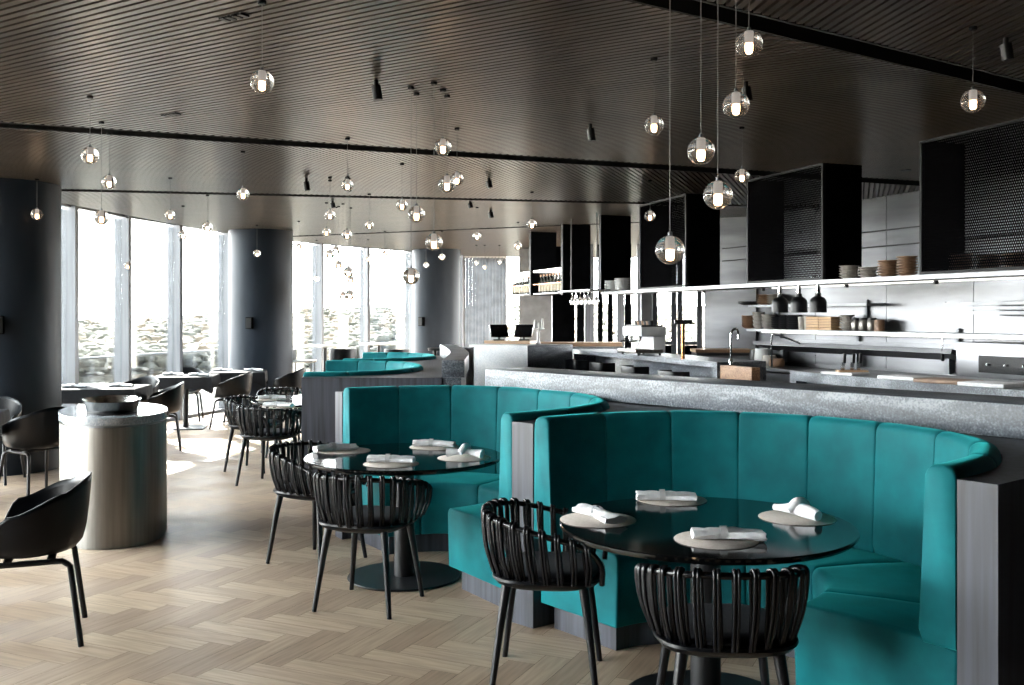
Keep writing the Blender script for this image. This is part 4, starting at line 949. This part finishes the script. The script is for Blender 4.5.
# ------------------------------------------------------------------ square tables with cloths
def cloth_table(x, y, rz, w_, d_, lb, lbc, drop=.16):
    t = thing('square_table', lb, 'table', (x, y, 0), rz, None)
    MB().box((0, 0, .725), (w_, d_, .03)).build('table_top', 'table', t, bev=.004); MB().lathe([(.04, .014), (.04, .709)], seg=20).build('pedestal', 'black', t); MB().box((0, 0, .007), (.55, .55, .014)).build('base_plate', 'black', t, bev=.003)
    mb = MB(); rings_ = []; n_ = 22
    per = [(-.5 + i / n_, -.5) for i in range(n_)] + [(.5, -.5 + i / n_) for i in range(n_)] + [(.5 - i / n_, .5) for i in range(n_)] + [(-.5, .5 - i / n_) for i in range(n_)]
    W2, D2 = w_ + .012, d_ + .012
    for k, (sc, z) in enumerate([(.05, .7435), (.98, .7435), (1.0, .739), (1.0, .70), (1.0, .74 - drop)]):
        r = []
        for i, (px, py) in enumerate(per):
            ax, ay = px * W2 * sc, py * D2 * sc; zz_ = z
            if k >= 3:
                corner = max(0, (abs(px) + abs(py) - .86) / .14); wv = .010 * math.sin(i * 1.1) * (1 if k == 4 else .4) + .018 * corner * (1 if k == 4 else .3)
                l = math.hypot(px, py); 
                if abs(px) >= .499: ax += math.copysign(.006 + abs(wv), px)
                if abs(py) >= .499: ay += math.copysign(.006 + abs(wv), py)
                if k == 4: zz_ -= .07 * corner
            r.append((ax, ay, zz_))
        rings_.append(r)
    mb = MB().rings(rings_, cap=False); mb.f.append(tuple(range(len(per) - 1, -1, -1)))
    o = mb.build('tablecloth', 'cloth', loc=(x, y, 0), rz=rz, smooth=40); tag(o, lbc, 'tablecloth')
    # origin stays at the table foot
    return t
cloth_table(-4.95, 8.45, .25, .95, .85, 'square pedestal table at the picture edge beside the first column', 'charcoal cloth on the table at the picture edge beside the first column', .2)
cloth_table(-4.88, 11.75, .1, .92, .8, 'square pedestal table behind the steel drum station', 'charcoal cloth on the table behind the steel drum station', .16)
cloth_table(-4.62, 13.95, .15, .8, .8, 'square pedestal table with its post in view in the middle of the window tables', 'charcoal cloth on the middle window table whose post is in view', .16)
cloth_table(-4.18, 15.2 - .15, .2, .8, .75, 'square pedestal table in front of the middle column', 'charcoal cloth on the table in front of the middle column', .16)
for (x, y), rz, lb in (((-4.72, 8.35), .4, 'white napkin on the clothed table at the picture edge'), ((-5.15, 11.6), .3, 'white napkin on the far corner of the table behind the drum station'), ((-4.65, 11.72), .1, 'white napkin on the near corner of the table behind the drum station'), ((-4.8, 13.95), .2, 'white napkin on the window side of the middle window table'), ((-4.40, 13.85), .1, 'white napkin on the aisle side of the middle window table'), ((-4.42, 15.05), .1, 'white napkin on the window side of the table by the middle column'), ((-3.95, 15.05), .1, 'white napkin on the aisle side of the table by the middle column')):
    napkin((x, y, .744), rz, int(abs(x * 50)), lb, None)
# high bar tables and stools by far windows
def high_table(u, d, z, lb):
    t = thing('high_table', lb, 'table', (xat(u, d), d, 0)); MB().lathe([(.001, z - .03), (.36, z - .03), (.37, z - .015), (.36, z), (.001, z)], seg=40).build('table_top', 'white', t); MB().lathe([(.035, .012), (.035, z - .03)], seg=16).build('post', 'black', t); MB().lathe([(.001, 0), (.24, 0), (.24, .012), (.001, .012)], seg=32).build('base_plate', 'black', t)
high_table(325, 17.6, zat(345, 17.6), 'white round high table by the window nearer the middle column'); high_table(379, 18.6, zat(343, 18.6), 'white round high table by the window nearer the far column')
def tub_stool(u, d, ztop, lb, rz):
    t = thing('high_stool', lb, 'stool', (xat(u, d), d, 0), rz, None); n_ = 28
    MB().lathe([(.001, .70), (.2, .70), (.21, .72), (.21, .77), (.001, .78)], seg=28).build('seat', 'pad', t)
    rs = [[( r_ * math.sin(a_), -r_ * math.cos(a_), z_) for r_, z_ in ((.235, .70), (.235, ztop), (.21, ztop), (.21, .70))] for a_ in [math.radians(-115 + 230 * i / n_) for i in range(n_ + 1)]]
    MB().rings(rs).build('backrest', 'blackmatt', t, smooth=40)
    for sx_ in (-1, 1):
        for sy_ in (-1, 1): MB().tube([(sx_ * .12, sy_ * .12, .70), (sx_ * .19, sy_ * .19, 0)], .011, 8).build('leg', 'black', t)
tub_stool(343, 16.9, zat(348.5, 16.9), 'black tub backed high stool at the white table nearer the middle column', 0); tub_stool(397, 17.9, zat(349, 17.9), 'black tub backed high stool at the white table nearer the far column', 0)
d_ = 16.9; t = thing('high_stool', 'thin-legged high stool with white seat beside the middle column', 'stool', (xat(303, d_), d_, 0))
MB().box((0, 0, zat(361, d_)), (.40, .38, .04)).build('seat', 'white', t, bev=.01); MB().box((-.16, -.02, zat(355, d_)), (.04, .36, .2)).build('backrest', 'blackmatt', t, bev=.01)
for sx_ in (-1, 1):
    for sy_ in (-1, 1): MB().tube([(sx_ * .16, sy_ * .15, zat(361, d_) - .01), (sx_ * .2, sy_ * .19, 0)], .01, 8).build('leg', 'black', t)
d_ = 14.6; z_ = zat(348, d_); t = thing('side_table', 'small dark round table beside the far counter end and column', 'table', (xat(435, d_), d_, 0)); MB().lathe([(.001, z_ - .04), (.1, z_ - .04), (.11, z_), (.001, z_)], seg=24).build('table_top', 'black', t); MB().lathe([(.03, .01), (.03, z_ - .04)], seg=12).build('post', 'black', t); MB().lathe([(.001, 0), (.18, 0), (.18, .01), (.001, .01)], seg=24).build('base_plate', 'black', t)
# ------------------------------------------------------------------ stainless drum station
def stadium(w_, L_, z, n_=72, s=1):
    out = []
    for j in range(n_):
        a_ = 2 * PI * j / n_; c, q = math.cos(a_), math.sin(a_); out.append((w_ / 2 * s * math.copysign(abs(c) ** .88, c), L_ / 2 * s * math.copysign(abs(q) ** .88, q), z))
    return out
DC = (-2.95, 7.3); t = thing('drum_station', 'brushed stainless steel drum station with a grey stone top', 'station', (*DC, 0), math.atan2(.43, 1))
MB().rings([stadium(.735, 1.25, .0, s=.985), stadium(.735, 1.25, .012, s=.985), stadium(.735, 1.25, .013), stadium(.735, 1.25, .83)]).build('drum', 'steel', t, smooth=30)
MB().rings([stadium(.70, 1.21, .83), stadium(.70, 1.21, .845)]).build('shadow_gap', 'shelfsteel', t, smooth=30)
MB().rings([stadium(.745, 1.26, .846), stadium(.75, 1.265, .85), stadium(.75, 1.265, .896), stadium(.745, 1.26, .90)]).build('stone_top', 'stonetop', t, smooth=30)
p = at(112, 411, .9); p = (xat(112, 7.15), 7.15)
t = thing('steel_bowl', 'round stainless steel bowl standing on the drum station', 'bowl', (*p, .9005), math.atan2(.43, 1))
t.scale = (1, 1.75, 1)
MB().lathe([(.001, 0), (.16, 0), (.167, .006), (.194, .082), (.2, .09), (.196, .092), (.186, .08), (.16, .012), (.001, .008)], seg=56).build('bowl_body', 'bowlsteel', t); MB().lathe([(.162, 0), (.172, .0), (.174, .006), (.166, .008)], seg=56, cap=False).build('foot_ring', 'black', t)
# ------------------------------------------------------------------ pendants: (u, v, diameter px, v where the cord meets the ceiling, label)
PD = [
 (262, 82, 23, 1, 'glass ball pendant hanging alone high over the left of the room'),
 (749, 44, 27, None, 'highest glass ball of the near cluster over the first booth'),
 (736, 105, 26.5, None, 'glass ball of the near cluster hanging just below the highest'),
 (701, 151, 27.5, None, 'glass ball in the middle of the near cluster over the first booth'),
 (718, 195, 29, None, 'glass ball second lowest in the near cluster, before the hanging cabinets'),
 (670, 250, 29, None, 'lowest glass ball of the near cluster, before the perforated cabinet'),
 (654, 125, 19.5, 58, 'glass ball left of the near cluster on a short cord'),
 (742, 176, 14.5, 127, 'small glass ball beside the black cabinet over the heat lamps'),
 (973, 101, 23, 27, 'glass ball hanging alone in front of the perforated cabinet at the picture edge'),
 (650, 216, 11, 180, 'small glass ball in front of the cabinet above the glazed doors'),
 (532, 224, 10, 191.7, 'small glass ball above the dark panel with the bottle racks'),
 (518, 246, 8, 222, 'small glass ball before the farthest dark hanging panel'),
 (477, 236, 8.5, 207, 'small glass ball above the pale vertical blind'),
 (434, 242, 17.5, 82, 'glass ball of the middle cluster hanging before the far column'),
 (411, 276, 17, 87, 'lowest glass ball of the middle cluster, before the far window fin'),
 (416.5, 214, 17, 93, 'glass ball of the middle cluster beside the smaller ball on its own'),
 (443, 147, 17, 89, 'highest glass ball of the middle cluster'),
 (447, 184, 17.5, 95, 'larger of two overlapping glass balls in the middle cluster'),
 (457, 179, 13.5, 128, 'smaller of two overlapping glass balls in the middle cluster'),
 (402, 205, 11.5, 163.5, 'small glass ball left of the middle cluster'),
 (347.4, 185, 12, 138, 'glass ball highest in the window cluster'),
 (347, 234.6, 10, 177, 'glass ball of the window cluster just above the second slot'),
 (330, 214.8, 10.5, 177, 'glass ball of the window cluster beside the tilted spotlight'),
 (326.5, 232, 8.5, 202.5, 'small glass ball of the window cluster above the window head'),
 (330, 254, 9, 180, 'front glass ball of the overlapping pair at the window head'),
 (336, 250, 8.5, 207, 'rear glass ball of the overlapping pair at the window head'),
 (338.6, 264.7, 8, 206, 'glass ball alone against the sky below the overlapping pair'),
 (348.6, 272, 10.5, 178, 'larger glass ball of the touching pair against the sky'),
 (350.7, 279.6, 7.5, 207.5, 'smaller glass ball of the touching pair against the sky'),
 (343, 295.5, 8, 203.5, 'smaller of the two lowest glass balls against the sky'),
 (349.8, 295, 9.5, 190, 'larger of the two lowest glass balls against the sky'),
 (369.3, 225, 8.5, 193.7, 'small glass ball between the window cluster and the middle cluster'),
 (384.8, 253.4, 6, 231, 'tiny glass ball above the window beside the far column'),
 (368, 259, 5, 239.3, 'tiny glass ball in front of the window fin beneath the third slot'),
 (400, 283, 4.5, 250, 'tiny faint glass ball against the sky left of the far column'),
 (426, 265, 5.5, 240, 'tiny bright glass ball lowest in front of the far column'),
 (442, 257, 6.5, 231, 'tiny bright glass ball highest in front of the far column'),
 (316.6, 279, 5.5, 240, 'tiny glass ball against the sky right of the middle column'),
 (298.8, 246, 6, 221, 'tiny glass ball at the window head right of the middle column'),
 (257, 253.5, 7, 225, 'small glass ball in front of the middle column'),
 (243, 194, 12.5, 151, 'glass ball hanging across the second slot above the middle column'),
 (90, 155.5, 17, 96, 'glass ball over the left tables, higher and larger of its trio'),
 (109.2, 182, 14, 133, 'glass ball over the left tables just above the second slot'),
 (101.5, 217.4, 14.5, 121.7, 'glass ball over the left tables, lowest of its trio before the first windows'),
 (170.3, 215, 10, 177.6, 'small glass ball above the third window fin'),
 (183, 235, 8.5, 205.6, 'small glass ball touching the head of the third window fin'),
 (207.5, 227, 10, 194.8, 'small glass ball over the fourth window bay'),
 (127.6, 265.5, 8, 217, 'small glass ball lowest in front of the second window fin'),
 (37, 214.5, 11.5, 179, 'glass ball in front of the first column'),
 (476.4, 262.7, 5, 245, 'tiny glass ball before the blind nearer the far column'),
 (484.7, 267, 4.8, 245, 'tiny glass ball lowest before the blind'),
 (499.5, 262, 5, 245, 'tiny glass ball before the blind nearer the dark panels'),
]
gm = None
def make_meshes():
    o = MB().sphere((0, 0, 0), .0515, 48, 32).build('glass_ball', 'ball', smooth=180)
    c = MB().lathe([(.001, .035), (.0115, .035), (.012, .03), (.012, .002), (.001, .002)], seg=20).build('lamp_tube', 'frost')
    b_ = MB().lathe([(.001, -.026), (.0085, -.026), (.0108, -.02), (.0108, -.002), (.009, .0), (.001, .0)], seg=20).build('bulb', 'bulb')
    k = MB().lathe([(.001, 0), (.019, 0), (.019, -.012), (.016, -.015), (.001, -.015)], seg=18).build('canopy', 'frameblack')
    f = MB().lathe([(.001, .0515), (.008, .05), (.008, .062), (.002, .066)], seg=14).build('cord_grip', 'alu')
    return o, c, b_, k, f
gb, lt, bu, ca, cg = make_meshes(); first = True
def child(src, par, loc, sc=None):
    c = src.copy(); COL.objects.link(c); c.parent = par; c.location = loc
    if sc: c.scale = (sc, sc, sc)
    return c
for (u, v, dpx, vt, lb) in PD:
    d = (CEIL - EYE) * FPX / (HOR - vt) if vt else .103 * FPX / dpx
    z = zat(v, d); x = xat(u, d); sc = min(1.12, max(.85, dpx * d / FPX / .103))
    t = thing('pendant_light', lb, 'pendant lamp', (x, d, z), 0, 'glass ball pendants')
    if first:
        for q in (gb, lt, bu, cg, ca): q.parent = t
        ca.location = (0, 0, CEIL - z); first = False
    else:
        for q in (gb, lt, bu, cg): child(q, t, (0, 0, 0), sc)
        child(ca, t, (0, 0, CEIL - z))
    MB().tube([(0, 0, .06 * sc), (0, 0, CEIL - z)], .0019 if d > 5 else .0017, 6).build('cord', 'cord', t)
# ceiling spotlights
SPT = [(378, 80, 20, 7, 'black cylinder spotlight on the ceiling right of the lone glass ball'), (307.5, 178, 13, 6, 'black tilted spotlight between the two long slots near the windows'), (490, 178, 10, 4, 'black spotlight between the slots above the far counter'), (471, 201, 7, 4, 'black upright spotlight just beyond the second slot'), (491.5, 210, 8, 5, 'black tilted spotlight beyond the second slot'), (592, 124, 17, 6, 'black spotlight over the far end of the bar'), (748, 82, 19, 6, 'black spotlight behind the near pendant cluster'), (1008, 38, 22, 10, 'black twin spotlight on the ceiling at the picture edge'), (333.5, 201, 7, 4, 'black spotlight among the window cluster of pendants'), (479, 258, 6, 4, 'small black spotlight above the vertical blind')]
for u, vt, h, w_, lb in SPT:
    d = (CEIL - EYE) * FPX / (HOR - vt); t = thing('spotlight', lb, 'spotlight', (xat(u, d), d, CEIL - h * d / FPX), 0)
    hh = h * d / FPX; r_ = max(.028, w_ * d / FPX / 2)
    MB().tube([(0, 0, 0), (-.012, 0, hh * .72)], r_, 16).build('lamp_body', 'black', t); MB().tube([(-.012, 0, hh * .7), (-.012, 0, hh)], r_ * .5, 10).build('mount', 'black', t)
for u, v, lb in ((234, 16, 'dark slotted vent in the ceiling near the lone glass ball'), (171, 114, 'small dark vent in the ceiling before the first long slot')):
    p = at(u, v, CEIL); t = thing('ceiling_vent', lb, 'vent', (p[0], p[1], CEIL - .006))
    t.rotation_euler = (0, 0, math.atan2(-.53, .85))
    for i in range(4): MB().box((-.06 + .04 * i, 0, .0), (.026, .05, .01)).build('louvre_blade', 'black', t, smooth=0)
    MB().box((0, 0, .0055), (.17, .06, .001)).build('vent_frame', 'black', t, smooth=0)
# wall speakers on the columns
for (cx, cy, r_, u, v, lb) in ((-4.08, 16.0, .51, 249.5, 323, 'small dark wall speaker on the middle column'), (-1.58, 20.6, .50, 421.5, 321.5, 'small dark wall speaker on the far column'), (-5.27, 10.25, .53, -2, 325, 'small dark wall speaker on the first column at the picture edge')):
    an = math.atan2(-cy, -cx) ; best = None
    for i in range(-80, 81):
        a_ = an + i * .01; x, y = cx + (r_ + .055) * math.cos(a_), cy + (r_ + .055) * math.sin(a_); e_ = abs((512 + FPX * x / y) - u)
        if best is None or e_ < best[0]: best = (e_, x, y, a_)
    t = thing('wall_speaker', lb, 'speaker', (best[1], best[2], zat(v, best[2]) - .09), best[3] + PI / 2); MB().box((0, .0, .09), (.10, .1, .18)).build('case', 'charcoal', t, bev=.008); MB().box((0, -.054, .09), (.085, .006, .16)).build('grille', 'black', t, smooth=0)
p = at(906, 170, 2.96)
t = thing('downlight', 'small lit round downlight in the ceiling over the open hanging shelf', 'downlight', (p[0], p[1], CEIL - .008)); MB().lathe([(.03, .0), (.045, 0), (.045, .01), (.03, .01)], seg=20).build('trim_ring', 'alu', t); MB().lathe([(.001, .002), (.03, .002)], seg=16).build('lens', 'down', t)
for k_, (s0, o_) in enumerate(((1.0, .9), (2.6, .9), (4.2, .9), (5.8, .9), (7.4, .9), (9.0, .9))):  # lamp row added to brighten the upper kitchen wall
    p = kw(s0, o_); t = thing('downlight', 'added downlight over the kitchen aisle, number %s from the glazed doors' % ('one two three four five six'.split()[k_]), 'downlight', (p[0], p[1], CEIL - .012))
    MB().lathe([(.04, .0), (.055, 0), (.055, .014), (.04, .014)], seg=20).build('trim_ring', 'alu', t); MB().lathe([(.001, .006), (.04, .006)], seg=16).build('lens', 'down', t)
    L = bpy.data.lights.new('kitchen_fill_light', 'SPOT'); L.energy = 40; L.spot_size = 2.5; L.spot_blend = .6; L.shadow_soft_size = .05; L.color = (1, .96, .9)
    lo = bpy.data.objects.new('kitchen_fill_light', L); COL.objects.link(lo); lo.location = (p[0], p[1], CEIL - .03)
# ------------------------------------------------------------------ sky and light
w = bpy.data.worlds.new('sky'); SC.world = w; w.use_nodes = True; nt = w.node_tree; bg = nt.nodes['Background']
tc = N(nt, 'ShaderNodeTexCoord'); sp = N(nt, 'ShaderNodeSeparateXYZ'); nt.links.new(tc.outputs['Generated'], sp.inputs[0])
nt.links.new(ramp(nt, sp.outputs['Z'], [(0, (1, 1, 1, 1)), (.25, (.95, .985, 1, 1)), (1, (.78, .9, 1, 1))]), bg.inputs['Color'])
SKY = 46.0
bg.inputs['Strength'].default_value = SKY
for line in (WL[:9], WL[8:15], WL[14:], WF):
    a, b = Vector(line[0]), Vector(line[-1]); c = (a + b) / 2; d = b - a
    L = bpy.data.lights.new('window_portal', 'AREA'); L.shape = 'RECTANGLE'; L.size = d.length; L.size_y = CEIL; L.cycles.is_portal = True
    lo = bpy.data.objects.new('window_portal', L); COL.objects.link(lo)
    inn = Vector((2, 8)) - c; nn = Vector((-d.y, d.x)).normalized(); nn = nn if nn.dot(inn) > 0 else -nn
    lo.location = (c.x - nn.x * .6, c.y - nn.y * .6, CEIL / 2); lo.rotation_euler = (PI / 2, 0, math.atan2(nn.y, nn.x) - PI / 2)
    lo.rotation_euler = Vector((nn.x, nn.y, 0)).to_track_quat('-Z', 'Z').to_euler()
sn = bpy.data.lights.new('sun', 'SUN'); sn.energy = 220; sn.angle = .02; sn.color = (1, .96, .9)
so = bpy.data.objects.new('sun', sn); COL.objects.link(so); so.rotation_euler = Vector((.5, -.75, -.7)).to_track_quat('-Z', 'Y').to_euler()
vs_ = SC.view_settings; vs_.view_transform = 'Standard'; vs_.look = 'None'; vs_.gamma = 1; vs_.use_curve_mapping = False; vs_.exposure = -.3
cy_ = SC.cycles; cy_.max_bounces = 10; cy_.diffuse_bounces = 6; cy_.glossy_bounces = 5; cy_.transmission_bounces = 8; cy_.transparent_max_bounces = 16
cy_.caustics_reflective = False; cy_.caustics_refractive = False; cy_.use_denoising = True; cy_.sample_clamp_indirect = 6
